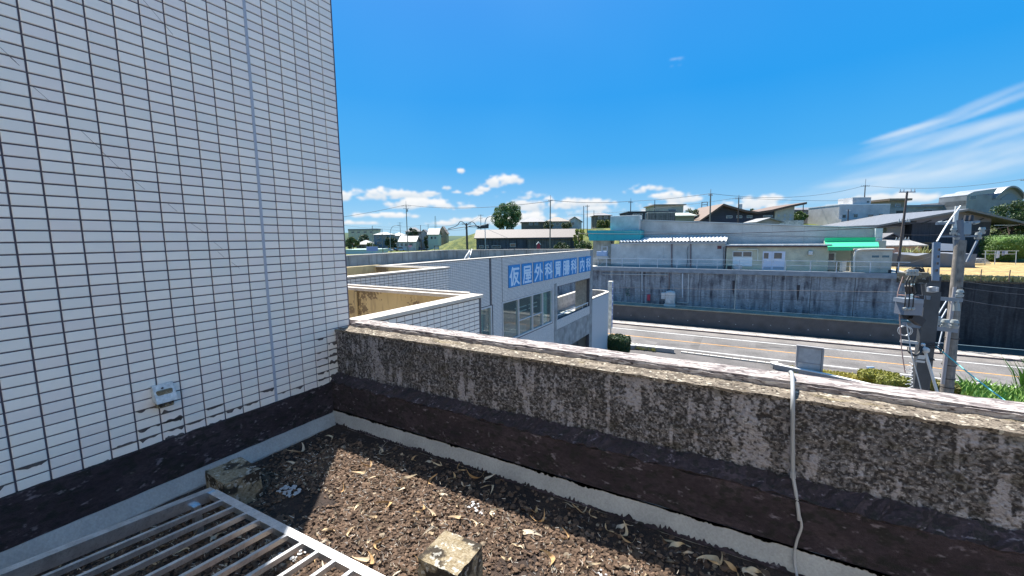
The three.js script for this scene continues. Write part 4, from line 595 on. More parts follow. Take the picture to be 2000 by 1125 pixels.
// ---------------------------------------------------------------- terrain beyond the road
const DFW = V(-.4966, 0, -.868), DRT = V(.868, 0, -.4966);
function Hgt(x, z) {
  const D = x * DFW.x + z * DFW.z, L = x * DRT.x + z * DRT.z;
  let h = -3.30 - .36 * sstep(12, 14, x);
  const D0 = lerp(104, 60, sstep(12, 44, L)), up = sstep(D0, D0 + lerp(18, 26, sstep(12, 44, L)), D), left = sstep(-30, -7, L - (D > 130 ? (D - 130) * -.05 : 0));
  h += 6.3 * up * left; h -= 1.1 * sstep(-12, -40, L) * sstep(60, 140, D);
  h += 1.6 * (vnoise(x * .03 + 50, z * .03 + 50, 999, 999, 2) - .5) * sstep(75, 130, D) * left;
  h -= 6 * sstep(260, 700, D) * left;
  return h;
}
{
  const xs = [], zs = []; for (let x = -150; x <= 110; x += 5) xs.push(x); for (let k = 1; k < 14; k++) { const e = 5 * Math.pow(1.62, k); xs.unshift(-150 - e * 2); xs.push(110 + e * 2); } for (let z = -46.9; z > -220; z -= 4.5) zs.push(z); for (let k = 1; k < 15; k++) zs.push(-220 - 5 * Math.pow(1.62, k) * 1.4);
  const pos = [], idx = []; for (const z of zs) for (const x of xs) pos.push(x, Hgt(x, z), z);
  const w = xs.length; for (let j = 0; j + 1 < zs.length; j++) for (let i = 0; i + 1 < w; i++) { const a = j * w + i; idx.push(a, a + 1, a + w + 1, a, a + w + 1, a + w); }
  const g = new THREE.BufferGeometry(); g.setAttribute('position', new THREE.Float32BufferAttribute(pos, 3)); g.setIndex(idx); g.computeVertexNormals(); g.setAttribute('uv', new THREE.Float32BufferAttribute(new Float32Array(pos.length / 3 * 2), 2));
  structure('terrain', g, M.field);
  structure('yard', bx(13.0, 70, -3.75, -3.60, -82, -47), M.straw);
  structure('store_yard', bx(-20, 12.9, -3.6, -3.252, -62, -46.85), M.concrete);
  // far blue hills
  const hp = [], hi = []; for (let k = 0; k <= 80; k++) { const a = YAW - 1.2 + k / 80 * 2.4, r = 5200, hgt = 40 + 110 * fbm(k / 80, .3, 9, 3, 4, 88), x = Math.sin(a) * r, z = -Math.cos(a) * r; hp.push(x, -30, z, x * 1.02, hgt, z * 1.02, x * 1.15, -30, z * 1.15); if (k) { const b = (k - 1) * 3; hi.push(b, b + 3, b + 4, b, b + 4, b + 1, b + 1, b + 4, b + 5, b + 1, b + 5, b + 2); } }
  const hg = new THREE.BufferGeometry(); hg.setAttribute('position', new THREE.Float32BufferAttribute(hp, 3)); hg.setIndex(hi); hg.computeVertexNormals(); structure('hills', hg, mat([.05, .085, .05], 1));
}
// ---------------------------------------------------------------- the store on the terrace
const ZR = -46.85, rectZ = (x0, y0, x1, y1, z) => { const a = onZ(x0, (y0 + y1) / 2, z), b = onZ(x1, (y0 + y1) / 2, z), c = onZ((x0 + x1) / 2, y0, z), d = onZ((x0 + x1) / 2, y1, z); return { x0: a.x, x1: b.x, y1: c.y, y0: d.y }; };
const rb = (x0, y0, x1, y1, z, d, bev = 0) => { const r = rectZ(x0, y0, x1, y1, z); return bx(r.x0, r.x1, r.y0, r.y1, z - d, z, bev); };
const SF = -3.25;
{
  const steel = mat([.36, .42, .50], .55, { map: rep(plainT, 2) });
  const wk = thing('walkway', 'blue-grey edge beam and slab of the walkway before the store', 'walkway', V(-2, -3.66, -47)); part(wk, 'slab', bx(-17.7, 12.4, -3.62, SF - .004, -48.4, -46.9), M.concrete); part(wk, 'edge_beam', bx(-17.7, 12.4, -3.66, -3.20, -46.9, -46.62, .01), steel);
  const r = thing('railing', 'thin grey pipe railing along the walkway in front of the store', 'railing', V(-2, SF, -46.75)); const rm = mat([.50, .54, .60], .5, { metalness: .3 });
  part(r, 'top_rail', bar(V(-17.2, -2.22, -46.74), V(12.3, -2.22, -46.74), .05, .05), rm); part(r, 'mid_rail', bar(V(-17.2, -2.66, -46.74), V(12.3, -2.66, -46.74), .03, .03), rm);
  for (const px of [1152, 1185, 1215, 1249, 1284, 1322, 1361, 1401, 1444, 1489, 1534, 1583, 1634, 1700, 1755]) { const x = onZ(px, 520, -46.74).x; part(r, 'post', bar(V(x, -3.20, -46.74), V(x, -2.22, -46.74), .06, .05, V(0, 0, 1)), rm); }
  const t = thing('store', 'long low grey store with teal canopy and cream rear front', 'building', V(-2, SF, -52));
  const gz = -51.6, sid = mat([.66, .68, .68], .7, { map: rep(plainT, 6) });
  // grey upper wall: boards with shadow gaps, its top falling to the right
  const pTL = onZ(1248, 430, gz), pTR = onZ(1709, 446, gz), top = (x) => lerp(pTL.y, pTR.y, (x - pTL.x) / (pTR.x - pTL.x)), yb = -3.0, bands = 4;
  part(t, 'wall_core', prism([[pTL.x, SF], [pTR.x, SF], [pTR.x, pTR.y - .05], [pTL.x, pTL.y - .05]], gz - 12, gz - .05), mat([.30, .32, .33], .8));
  for (let k = 0; k < bands; k++) for (let j = 0; j < 8; j++) { const xa = lerp(pTL.x, pTR.x, j / 8) + .012, xb = lerp(pTL.x, pTR.x, (j + 1) / 8) - .012, f0 = k / bands, f1 = (k + 1) / bands - .012; const Y = (x, f) => lerp(yb, top(x), f); part(t, 'siding_panel', prism([[xa, Y(xa, f0)], [xb, Y(xb, f0)], [xb, Y(xb, f1)], [xa, Y(xa, f1)]], gz - .05, gz), sid); }
  part(t, 'roof_edge', prism([[pTL.x - .05, pTL.y - .02], [pTR.x + .1, pTR.y - .02], [pTR.x + .1, pTR.y + .08], [pTL.x - .05, pTL.y + .08]], gz - 12.1, gz + .12), mat([.44, .47, .47], .6));
  part(t, 'sign_block', rb(1192, 421, 1249, 451, -50.6, 1.2, .03), mat([.82, .84, .84], .6, { map: rep(plainT, 3) }));
  const tl = onZ(1147, 450, -49.2), tr = onZ(1250, 450, -49.2), bl = onZ(1151, 470, -49.2), br = onZ(1250, 470, -49.2);
  const tm = mat([.012, .32, .36], .45); const cn = part(t, 'teal_canopy', prism([[bl.x, bl.y], [br.x, br.y], [tr.x, tr.y], [tl.x, tl.y]], -52, -49.2), tm); for (let k = 1; k < 6; k++) { const x = lerp(bl.x, br.x, k / 6); part(cn, 'canopy_rib', bx(x - .03, x + .03, bl.y, tl.y, -49.2, -49.17), tm); }
  part(t, 'pier', rb(1158, 470, 1193, 527, -50, 1.5), mat([.55, .55, .53], .8, { map: rep(concT, 3) }));
  const pa = rectZ(1193, 476, 1416, 526, -48.6), wp = mat([.86, .87, .87], .55, { map: rep(plainT, 4) }), seams = [1193, 1242, 1296, 1345, 1416];
  part(t, 'white_core', bx(pa.x0, pa.x1, SF, pa.y1 - .02, -51.5, -48.65), M.galvDull); for (let k = 0; k < 4; k++) { const xa = onZ(seams[k], 500, -48.6).x, xb = onZ(seams[k + 1], 500, -48.6).x; part(t, 'white_panel', bx(xa + .012, xb - .012, SF + .25, pa.y1, -48.64, -48.6), wp); }
  part(t, 'base_strip', bx(pa.x0, pa.x1, SF, SF + .24, -48.64, -48.62), mat([.20, .26, .28], .8));
  { // corrugated roof edge
    const a = onZ(1210, 473, -48.3), b = onZ(1419, 473, -48.3), n = 30 * 8, g = []; const f = (i) => .06 * Math.sin(i / 8 * 6.283); for (let i = 0; i < n; i++) { const xa = lerp(a.x, b.x, i / n), xb = lerp(a.x, b.x, (i + 1) / n), ya = a.y + .08 + f(i), yb2 = a.y + .08 + f(i + 1); g.push(quad(V(xa, ya, -48.2), V(xb, yb2, -48.2), V(xb, yb2 + .5, -51.5), V(xa, ya + .5, -51.5)), quad(V(xa, ya - .05, -48.2), V(xb, yb2 - .05, -48.2), V(xb, yb2, -48.2), V(xa, ya, -48.2))); }
    part(t, 'corrugated_roof', g, mat([.55, .55, .54], .6, { side: THREE.DoubleSide })); part(t, 'fascia', bx(a.x, b.x, a.y - .22, a.y - .06, -48.6, -48.35), mat([.42, .46, .49], .6));
  }
  const ca = rectZ(1418, 480, 1618, 529, -48.6); part(t, 'cream_wall', bx(ca.x0, ca.x1, SF, ca.y1, -51.5, -48.6), mat([.90, .84, .64], .8, { map: rep(plainT, 3) })); part(t, 'cream_roof_edge', [bx(ca.x0 - .1, ca.x1 + .15, ca.y1, ca.y1 + .14, -51.6, -48.25)], M.offwhite); part(t, 'cream_eave', bx(ca.x0, ca.x1 + .1, ca.y1 - .14, ca.y1 - .002, -48.6, -48.4), mat([.10, .06, .06], .7));
  const fz = -48.56, wn = (x0, y0, x1, y1, fr = M.white, z = fz) => { const w = part(t, 'window', rb(x0, y0, x1, y1, z, .06), fr); part(w, 'pane', rb(x0 + 1, y0 + 1, x1 - 1, y1 - 1, z + .015, .012), M.pane); return w; };
  wn(1431, 491, 1450, 502); wn(1450.4, 491, 1469, 502); part(t, 'panel_below_window', rb(1431, 502.5, 1469, 520, fz, .04), M.white);
  for (const [x0, x1, a, b] of [[1489, 1507, 1492, 1501], [1507.4, 1533, 1512, 1527]]) { const d = part(t, 'door', rb(x0, 491, x1, 529, fz, .06), mat([.66, .66, .74], .5)); part(d, 'pane', rb(a, 494, b, 505, fz + .015, .012), M.pane); part(d, 'louvre', rb(x0 + 2, 521, x1 - 2, 526, fz + .012, .01), mat([.35, .37, .42], .6)); part(d, 'handle', rb(x0 + (x1 - x0) * .08, 509, x0 + (x1 - x0) * .08 + 1.2, 513, fz + .04, .03), M.galv); }
  part(t, 'vent_hood', rb(1579, 490, 1588, 498, fz + .35, .35, .05), M.galv); part(t, 'small_vent', rb(1401, 480, 1409, 486, -48.55, .05), mat([.16, .05, .05], .7)); part(t, 'drainpipe_trunk', [rod(onZ(1441, 487, fz + .08), onZ(1480, 487, fz + .08), .05), rod(onZ(1480, 487, fz + .08), onZ(1480, 510, fz + .08), .05)], mat([.70, .68, .56], .7));
  for (const px of [1312, 1349]) part(t, 'flue', [rod(onZ(px, 523, -48.5), onZ(px, 474, -48.5), .07), rod(onZ(px, 474, -48.4), onZ(px - (px > 1330 ? 3 : -2), 464, -48.4), .07)], mat([.20, .15, .15], .7)); part(t, 'cable', tube([onZ(1344, 481, -48.5), onZ(1342, 492, -48.45), onZ(1343, 505, -48.5), onZ(1341, 521, -48.5)], .025, 5, 16), M.dark);
  part(t, 'downpipe', rod(onZ(1414, 482, -48.5), onZ(1413, 526, -48.5), .06), mat([.20, .18, .18], .7));
  // recess under the green awning
  const ra = rectZ(1618, 470, 1712, 531, -50.4); part(t, 'recess_wall', bx(ra.x0 - .4, ra.x1 + .6, SF, ra.y1, -51.4, -50.4), mat([.48, .47, .40], .85)); part(t, 'end_pier', rb(1709, 446, 1723, 486, -51, .8), mat([.44, .50, .50], .7));
  const rd = part(t, 'door', rb(1617, 493, 1632, 527, -50.3, .08), M.white); part(rd, 'pane', rb(1618.5, 495, 1629, 508, -50.28, .02), M.pane);
  const g0 = onZ(1611, 473, -49.8), g1 = onZ(1715, 472, -49.8), h0 = onZ(1617, 482, -47.9), h1 = onZ(1717, 481, -47.9), gm = mat([.03, .52, .24], .5), gd = gm;
  const sl = (a, b, c, d, th) => [quad(a, b, c, d), quad(a.clone().setY(a.y - th), b.clone().setY(b.y - th), c.clone().setY(c.y - th), d.clone().setY(d.y - th)), quad(a, b, b.clone().setY(b.y - th), a.clone().setY(a.y - th))];
  const aw = part(t, 'green_awning', sl(V(h0.x, h0.y, -47.9), V(h1.x, h1.y, -47.9), V(g1.x, g1.y, -49.8), V(g0.x, g0.y, -49.8), .05), new THREE.MeshStandardMaterial({ color: lin(.03, .50, .23), roughness: .5, side: THREE.DoubleSide })); part(aw, 'valance', bx(h0.x, h1.x, h0.y - .34, h0.y - .06, -47.93, -47.89), gd); part(aw, 'back_board', rb(1611, 464, 1710, 473, -49.85, .1), gd);
}
{ // smaller things on the walkway
  const a = rectZ(1668, 489, 1742, 534, -47.6), t = thing('electric_cubicle', 'rusty cream electrical cubicle with two vented doors by store', 'cabinet', V((a.x0 + a.x1) / 2, SF, -48.3)), cm = mat([.80, .76, .66], .6, { map: rep(plainT, 2.5) }); part(t, 'cabinet', bx(a.x0, a.x1, SF, a.y1, -49.2, -47.6, .04), cm); part(t, 'roof', bx(a.x0 - .1, a.x1 + .1, a.y1, a.y1 + .14, -49.3, -47.5, .03), mat([.45, .36, .32], .7)); for (const [x0, x1, l] of [[1682, 1699, 1], [1700, 1719, 1], [1720, 1739, 1]]) { const d = part(t, 'door', rb(x0, 494, x1, 532, -47.58, .03), cm); if (x0 > 1690) part(d, 'louvre', rb(x0 + 3, 499, x1 - 2, 503, -47.56, .02), mat([.10, .16, .18], .6)); } part(t, 'conduit', tube([onZ(1668, 531, -47.5), onZ(1669, 500, -47.5), onZ(1673, 490, -47.5), onZ(1700, 487, -47.5), onZ(1745, 487, -47.5)], .08, 8, 40), mat([.66, .62, .54], .6)); part(t, 'meter', rb(1735, 527, 1741, 534, -47.55, .1), M.dark);
  const ac = (label, x0, y0, x1, y1, z) => { const r = rectZ(x0, y0, x1, y1, z), q = thing('outdoor_unit', label, 'air conditioner', V((r.x0 + r.x1) / 2, SF, z)); part(q, 'casing', bx(r.x0, r.x1, SF + .05, r.y1, z - .35, z, .03), M.offwhite); part(q, 'fan_grille', new THREE.CylinderGeometry(.26, .26, .03, 18).rotateX(Math.PI / 2).translate(lerp(r.x0, r.x1, .42), (r.y1 + SF + .05) / 2, z + .01), M.galvDull); part(q, 'feet', bx(r.x0, r.x1, SF, SF + .05, z - .3, z - .05), M.dark); };
  ac('white air conditioner unit below the store window', 1432, 518, 1449, 531, -47.8);
  { const z = -48, bq = rectZ(1166, 480, 1187, 526, z), s = thing('equipment_stand', 'grey stand with blue box and tray beside white store wall', 'stand', V((bq.x0 + bq.x1) / 2, SF, z)); const sm = M.galvDull; for (const x of [1168, 1184]) part(s, 'leg', bar(onZ(x, 503, z).setZ(z), V(onZ(x, 526, z).x, SF, z), .07, .07, V(0, 0, 1)), sm); part(s, 'tray', rb(1165, 500, 1187, 505, z + .2, .6), mat([.40, .40, .38], .7)); part(s, 'blue_box', rb(1165, 491, 1185, 500, z + .15, .5, .03), mat([.30, .40, .56], .6)); part(s, 'frame', [rb(1174, 481, 1187, 483, z, .06), rb(1174, 489, 1187, 491, z, .06), rb(1174, 483, 1176, 489, z, .06), rb(1185, 483, 1187, 489, z, .06)], sm); part(s, 'brace', bar(onZ(1169, 521, z), onZ(1183, 507, z), .05, .05), sm); }
  solo('white_board', 'white board leaning in the recess below the green awning', 'board', rb(1640, 512, 1653, 529, -49.4, .06), M.white);
  const cr = rectZ(1420, 524, 1429, 529, -47.7); solo('dark_crate', 'low dark crate on the walkway left of the air conditioner', 'crate', bx(cr.x0, cr.x1, SF, SF + .35, -48.1, -47.7, .02), M.dark);
}
// ---------------------------------------------------------------- houses, trees, poles beyond
const roofC = (c) => mat(c, .7, { map: rep(roofT, 4) });
const RC = { grey: roofC([.22, .225, .25]), brown: roofC([.36, .31, .28]), blue: roofC([.26, .29, .36]), silver: mat([.34, .345, .35], .6, { map: rep(roofT, 3) }), dark: roofC([.13, .13, .15]), tan: roofC([.26, .22, .19]), red: roofC([.36, .20, .15]) };
const WC = { cream: mat([.80, .75, .62], .85, { map: rep(plainT, 5) }), white: mat([.84, .83, .84], .8, { map: rep(plainT, 5) }), grey: mat([.46, .47, .49], .85, { map: rep(plainT, 5) }), brown: mat([.26, .22, .19], .85, { map: rep(plainT, 5) }), blue: mat([.24, .30, .38], .8, { map: rep(plainT, 5) }), tan: mat([.50, .42, .32], .85, { map: rep(plainT, 5) }), dark: mat([.07, .08, .11], .8, { map: rep(plainT, 4) }), green: mat([.45, .52, .46], .8) };
// house(): front limits, eave and ridge read in the photograph at a known distance; windows likewise
function house(name, label, o) {
  const { x: [x0, x1], eave, ridge, D, wall = WC.cream, roof = RC.grey, type = 'hip', deep = 7, turn = 0, wins = [], group, over = .45 } = o;
  const cx = (x0 + x1) / 2, c = far(cx, eave, D), w = (x1 - x0) * D / F, gy = Math.min(Hgt(c.x, c.z), Hgt(c.x + DFW.x * deep, c.z + DFW.z * deep)) - .3, ye = c.y, yr = far(cx, ridge, D).y;
  const t = thing(name, label, o.cat ?? 'house', V(c.x, gy, c.z), group); t.rotation.y = -YAW + turn;
  const P = (nm, g, m, par = t) => { const q = list(g); const k = q.index ? q.toNonIndexed() : q; metreUV(k); const me = new THREE.Mesh(k, m); me.name = nm; me.castShadow = me.receiveShadow = true; par.add(me); return me; };
  const h = ye - gy, rh = yr - ye, hw = w / 2;
  P('wall', bx(-hw, hw, 0, h, -deep, 0), wall);
  const ow = hw + over, of = over, ob = deep + over, e = h - .05;
  if (type === 'hip') { const rl = Math.max(hw - deep * .5, hw * .12); const A1 = V(-ow, e, of), B1 = V(ow, e, of), C1 = V(ow, e, -ob), D1 = V(-ow, e, -ob), R0 = V(-rl, h + rh, -deep / 2), R1 = V(rl, h + rh, -deep / 2); P('roof', [quad(A1, B1, R1, R0), quad(C1, D1, R0, R1), quad(B1, C1, R1, R1.clone().add(V(0, 0, -.01))), quad(D1, A1, R0, R0.clone().add(V(0, 0, .01))), bx(-ow, ow, e - .16, e - .002, -ob, of)], roof); }
  else if (type === 'gable') P('roof', [prism([[-of, 0], [deep / 2, rh + .05], [ob, 0], [ob, -.16], [deep / 2, rh - .13], [-of, -.16]].map(([a, b]) => [a, b + h]), 0, ow * 2).applyMatrix4(new THREE.Matrix4().makeBasis(V(0, 0, -1), V(0, 1, 0), V(1, 0, 0))).translate(-ow, 0, 0), prism([[0, h - .1], [deep / 2, h + rh - .14], [deep, h - .1]], 0, w).applyMatrix4(new THREE.Matrix4().makeBasis(V(0, 0, -1), V(0, 1, 0), V(1, 0, 0))).translate(-hw, 0, 0)], roof);
  else if (type === 'front') { P('gable', prism([[-hw, h - .02], [hw, h - .02], [0, h + rh - .12]], -deep, -.01), wall); P('roof', prism([[-ow, h - .1], [0, h + rh], [ow, h - .1], [ow, h - .26], [0, h + rh - .16], [-ow, h - .26]], -ob, of), roof); }
  else if (type === 'flat') P('roof', bx(-hw - over * .4, hw + over * .4, h, h + Math.max(rh, .15), -deep - .2, over * .4), roof);
  else if (type === 'shed') { P('gable', prism([[-hw, h - .02], [hw, h - .02], [hw, h + rh - .1]], -deep, -.01), wall); P('roof', prism([[-ow, h - .1], [ow, h + rh], [ow, h + rh - .2], [-ow, h - .3]], -ob, of), roof); }
  else if (type === 'shedL') { P('gable', prism([[-hw, h - .02], [hw, h - .02], [-hw, h + rh - .1]], -deep, -.01), wall); P('roof', prism([[-ow, h + rh], [ow, h - .1], [ow, h - .3], [-ow, h + rh - .2]], -ob, of), roof); }
  for (const [a, b, cc, d] of wins) { const L = (px) => (px - cx) * D / F, yy = (py) => far(cx, py, D).y - gy; const f = P('window', bx(L(a), L(cc), yy(d), yy(b), -.02, .06), M.offwhite), m = .08; if (L(cc) - L(a) > .4) P('pane', bx(L(a) + m, L(cc) - m, yy(d) + m, yy(b) - m, .055, .075), M.pane, f); }
  o.after?.(P, { hw, h, deep, gy, L: (px) => (px - cx) * D / F, yy: (py) => far(cx, py, D).y - gy, t }); return t;
}
// ---- left town beyond the annex roof
house('long_building', 'pale long building furthest left on the skyline', { x: [680, 738], eave: 450, ridge: 447, D: 330, wall: WC.cream, roof: RC.silver, type: 'flat', wins: [[686, 452, 692, 455], [697, 452, 703, 455], [710, 452, 716, 455], [722, 452, 728, 455]], cat: 'building' });
house('house', 'low tan house with pale roof among shrubs at far left', { x: [696, 726], eave: 477, ridge: 469, D: 210, wall: WC.brown, roof: RC.silver, type: 'hip', wins: [[700, 479, 706, 484], [712, 479, 719, 484]] });
house('house', 'blue-walled two-storey house with white-edged roof in the left town', { x: [730, 764], eave: 458, ridge: 453, D: 215, wall: WC.blue, roof: RC.silver, type: 'hip', wins: [[734, 461, 741, 466], [747, 461, 755, 466], [735, 471, 744, 477]] });
house('house', 'grey house with wide pale roof behind the left town pole', { x: [764, 790], eave: 460, ridge: 454, D: 235, wall: WC.grey, roof: RC.silver, type: 'hip', wins: [[768, 463, 774, 468]] });
house('house', 'white house with low silver roof and dark windows beside the car park', { x: [779, 812], eave: 472, ridge: 461, D: 190, wall: WC.white, roof: RC.silver, type: 'gable', deep: 9, wins: [[782, 475, 787, 481], [790, 475, 795, 481], [799, 475, 806, 481]] });
house('house', 'brown-gabled house left of the grassy bank', { x: [815, 840], eave: 462, ridge: 448, D: 200, wall: WC.grey, roof: RC.dark, type: 'front', wins: [[819, 465, 824, 470]] });
house('house', 'pale green house with silver roof at the foot of the bank', { x: [836, 856], eave: 458, ridge: 446, D: 195, wall: WC.green, roof: RC.silver, type: 'gable', deep: 8, wins: [[841, 462, 845, 467], [848, 462, 852, 467]] });
house('house', 'tan house with round dark gable at the top left of the bank', { x: [857, 872], eave: 456, ridge: 442, D: 205, wall: WC.tan, roof: RC.tan, type: 'front', wins: [[860, 460, 864, 464]] });
house('house', 'dark-roofed house between the skyline trees at left', { x: [792, 820], eave: 452, ridge: 444, D: 290, wall: WC.brown, roof: RC.grey, type: 'hip', wins: [[798, 454, 803, 457]] });
house('long_building', 'low turquoise roof of the far-left lot beside the tiled wall', { x: [672, 735], eave: 489, ridge: 487, D: 150, wall: mat([.50, .60, .58], .7), roof: mat([.48, .62, .58], .6), type: 'flat', cat: 'building', deep: 14 });
house('warehouse', 'long slate-grey warehouse with brown tiled roof behind the annex', { x: [930, 1132], eave: 464, ridge: 447, D: 92, wall: mat([.26, .29, .36], .8, { map: rep(streakT, 12, 6) }), roof: roofC([.15, .125, .115]), type: 'gable', deep: 11, cat: 'building', wins: [[936, 478, 944, 484], [948, 478, 954, 484], [960, 479, 978, 484], [996, 475, 1007, 482], [1036, 472, 1042, 484]], after: (P, k) => { P('annex_wall', bx(k.L(1030), k.L(1112), 0, k.h - .4, .02, 1.6), mat([.40, .41, .40], .8, { map: rep(streakT, 9, 6) })); P('annex_roof', bx(k.L(1028), k.L(1114), k.h - .4, k.h - .25, -.2, 2.0), RC.dark); } });
// red shrine-like little box roof, seen on the warehouse front
house('kiosk', 'tiny red kiosk with white roof before the warehouse', { x: [1049, 1055], eave: 476, ridge: 472, D: 84, wall: mat([.35, .03, .06], .6), roof: M.white, type: 'front', deep: .7, over: .12, cat: 'kiosk' });
house('house', 'grey hip-roofed bungalow right of the lone tree on the hill', { x: [1019, 1064], eave: 433, ridge: 424, D: 150, wall: WC.brown, roof: RC.grey, type: 'hip', wins: [[1033, 434, 1040, 440], [1044, 434, 1051, 440]] });
house('house', 'wide brown-roofed house in the middle of the hilltop row', { x: [1066, 1112], eave: 432, ridge: 423, D: 148, wall: WC.grey, roof: RC.tan, type: 'hip', wins: [[1085, 434, 1092, 440], [1097, 434, 1103, 440]] });
house('house', 'house with dark-edged front gable in the hilltop row', { x: [1108, 1136], eave: 433, ridge: 423, D: 152, wall: WC.white, roof: RC.dark, type: 'front', wins: [[1116, 434, 1122, 439]] });
house('house', 'two-storey brown house with pale lower roof left of the store', { x: [1163, 1193], eave: 420, ridge: 414, D: 132, wall: WC.brown, roof: RC.grey, type: 'hip', wins: [[1168, 422, 1175, 427], [1180, 422, 1187, 427]], after: (P, k) => P('porch_roof', bx(k.L(1172), k.L(1190), k.h - 2.2, k.h - 1.9, 0, 2), RC.silver) });
house('house', 'dark blue flat-roofed house with white windows behind the store', { x: [1228, 1320], eave: 414, ridge: 412.5, D: 84, wall: WC.dark, roof: mat([.06, .07, .10], .6), type: 'flat', wins: [[1236, 417, 1245, 427], [1246, 417, 1255, 427], [1260, 416, 1266, 428]] });
house('house', 'cream upper storey with flat brown-edged roof above the blue house', { x: [1280, 1335], eave: 401, ridge: 399, D: 95, wall: WC.cream, roof: mat([.36, .28, .22], .7), type: 'flat', over: 1.2, wins: [[1305, 408, 1321, 413]] });
house('concrete_wall', 'stained white concrete block wall on top of the store roofline', { x: [1265, 1319], eave: 416, ridge: 415.4, D: 72, wall: mat([.56, .54, .52], .9, { map: rep(streakT, 5, 3) }), roof: M.concrete, type: 'flat', over: 0, deep: .4, cat: 'wall' });
house('shed', 'low olive-roofed shed between concrete block wall and dark house', { x: [1320, 1356], eave: 421, ridge: 414, D: 80, wall: mat([.24, .25, .18], .9), roof: mat([.34, .38, .32], .7), type: 'gable', cat: 'shed' });
{ // dark timber house with the wave-like brown roof
  const D = 80, t = house('wave_roof_house', 'dark slatted house with sweeping wave-shaped brown roof behind the store', { x: [1366, 1512], eave: 428, ridge: 427.6, D, wall: WC.dark, roof: WC.dark, type: 'flat', deep: 9, over: 0, wins: [[1418, 421, 1430, 426], [1438, 421, 1449, 426], [1458, 421, 1469, 426], [1490, 421, 1509, 425]], after: (P, k) => {
    const pts = [[1358, 433], [1384, 415], [1407, 398.5], [1425, 404], [1450, 411], [1474, 414.5], [1500, 411], [1530, 404], [1567, 397]].map(([x, y]) => [k.L(x), k.yy(y)]), lo = pts.map(([x, y]) => [x, y - .42]).reverse();
    P('roof', prism([...pts, ...lo], -9.5, 1.0), mat([.20, .12, .085], .7, { map: rep(plainT, 2) }));
    P('gable_wall', prism([...pts.slice(1, 8).map(([x, y]) => [x, y - .43]), [k.L(1530), k.h - 1.5], [k.L(1384), k.h - 1.5]], -8.9, -.02), WC.dark);
    const w = P('side_wing', prism([[k.L(1511), 0], [k.L(1548), 0], [k.L(1548), k.yy(404)], [k.L(1511), k.yy(411)]], -8, .35), WC.cream); for (const [x, y] of [[1518, 422], [1530, 422], [1541, 422], [1530, 429], [1541, 429]]) P('round_window', new THREE.CylinderGeometry(.24, .24, .06, 14).rotateX(Math.PI / 2).translate(k.L(x), k.yy(y), .37), M.galvDull, w);
    for (let j = 0; j < 9; j++) P('timber_slat', bx(k.L(1385), k.L(1511), k.h - 1.3 + j * .22, k.h - 1.16 + j * .22, -.01, .015), mat([.05, .055, .08], .8));
  } });
}
house('shed', 'small hip roof peeping over the store roofline below the round windows', { x: [1480, 1523], eave: 432, ridge: 425, D: 66, wall: WC.grey, roof: RC.silver, type: 'front', deep: 3, cat: 'shed' });
house('concrete_wall', 'pale concrete wall right of the round-windowed wing', { x: [1516, 1570], eave: 432, ridge: 431, D: 68, wall: M.concPale, roof: M.concrete, type: 'flat', over: 0, deep: .4, cat: 'wall' });
house('house', 'blue-grey house with hip roof and dark garage behind shrubs', { x: [1548, 1642], eave: 409, ridge: 402.5, D: 88, wall: WC.blue, roof: RC.grey, type: 'hip', deep: 8, wins: [[1580, 411, 1592, 417], [1572, 424, 1590, 438], [1594, 424, 1606, 438]], after: (P, k) => P('panel', bx(k.L(1594), k.L(1599), 0, k.h, -.01, .05), mat([.05, .10, .17], .6)) });
house('cube_house', 'white cubic modern house with small windows and roof box', { x: [1640, 1739], eave: 400, ridge: 399, D: 76, wall: WC.white, roof: M.white, type: 'flat', deep: 8, over: .1, wins: [[1646, 418, 1654, 426], [1668, 417, 1677, 425], [1696, 418, 1708, 424], [1717, 417, 1727, 423]], after: (P, k) => { P('roof_box', bx(k.L(1669), k.L(1705), k.h, k.yy(385), -4, -.5), WC.white); P('front_block', bx(k.L(1633), k.L(1681), 0, k.yy(428), .01, 1.5), WC.white); P('roof_box_window', bx(k.L(1697), k.L(1702), k.yy(396), k.yy(392), -.5, -.45), M.pane); } });
house('house', 'tan-brown house with overhanging flat roof right of white cube', { x: [1738, 1770], eave: 392, ridge: 388, D: 84, wall: WC.tan, roof: mat([.24, .17, .12], .7), type: 'flat', deep: 8, over: 1.6, wins: [[1749, 398, 1759, 404]], after: (P, k) => { P('lower_storey', bx(k.L(1725), k.L(1765), 0, k.yy(406), .01, 1.2), WC.grey); P('opening', bx(k.L(1742), k.L(1758), k.yy(428), k.yy(412), 1.19, 1.22), M.dark); } });
house('long_building', 'long low slate-coloured building behind the dark gabled house', { x: [1766, 1890], eave: 404, ridge: 400, D: 95, wall: WC.grey, roof: mat([.20, .22, .25], .7), type: 'flat', deep: 9, over: .6, cat: 'building', wins: [[1773, 412, 1783, 416], [1791, 411, 1801, 416], [1803, 409, 1822, 415]] });
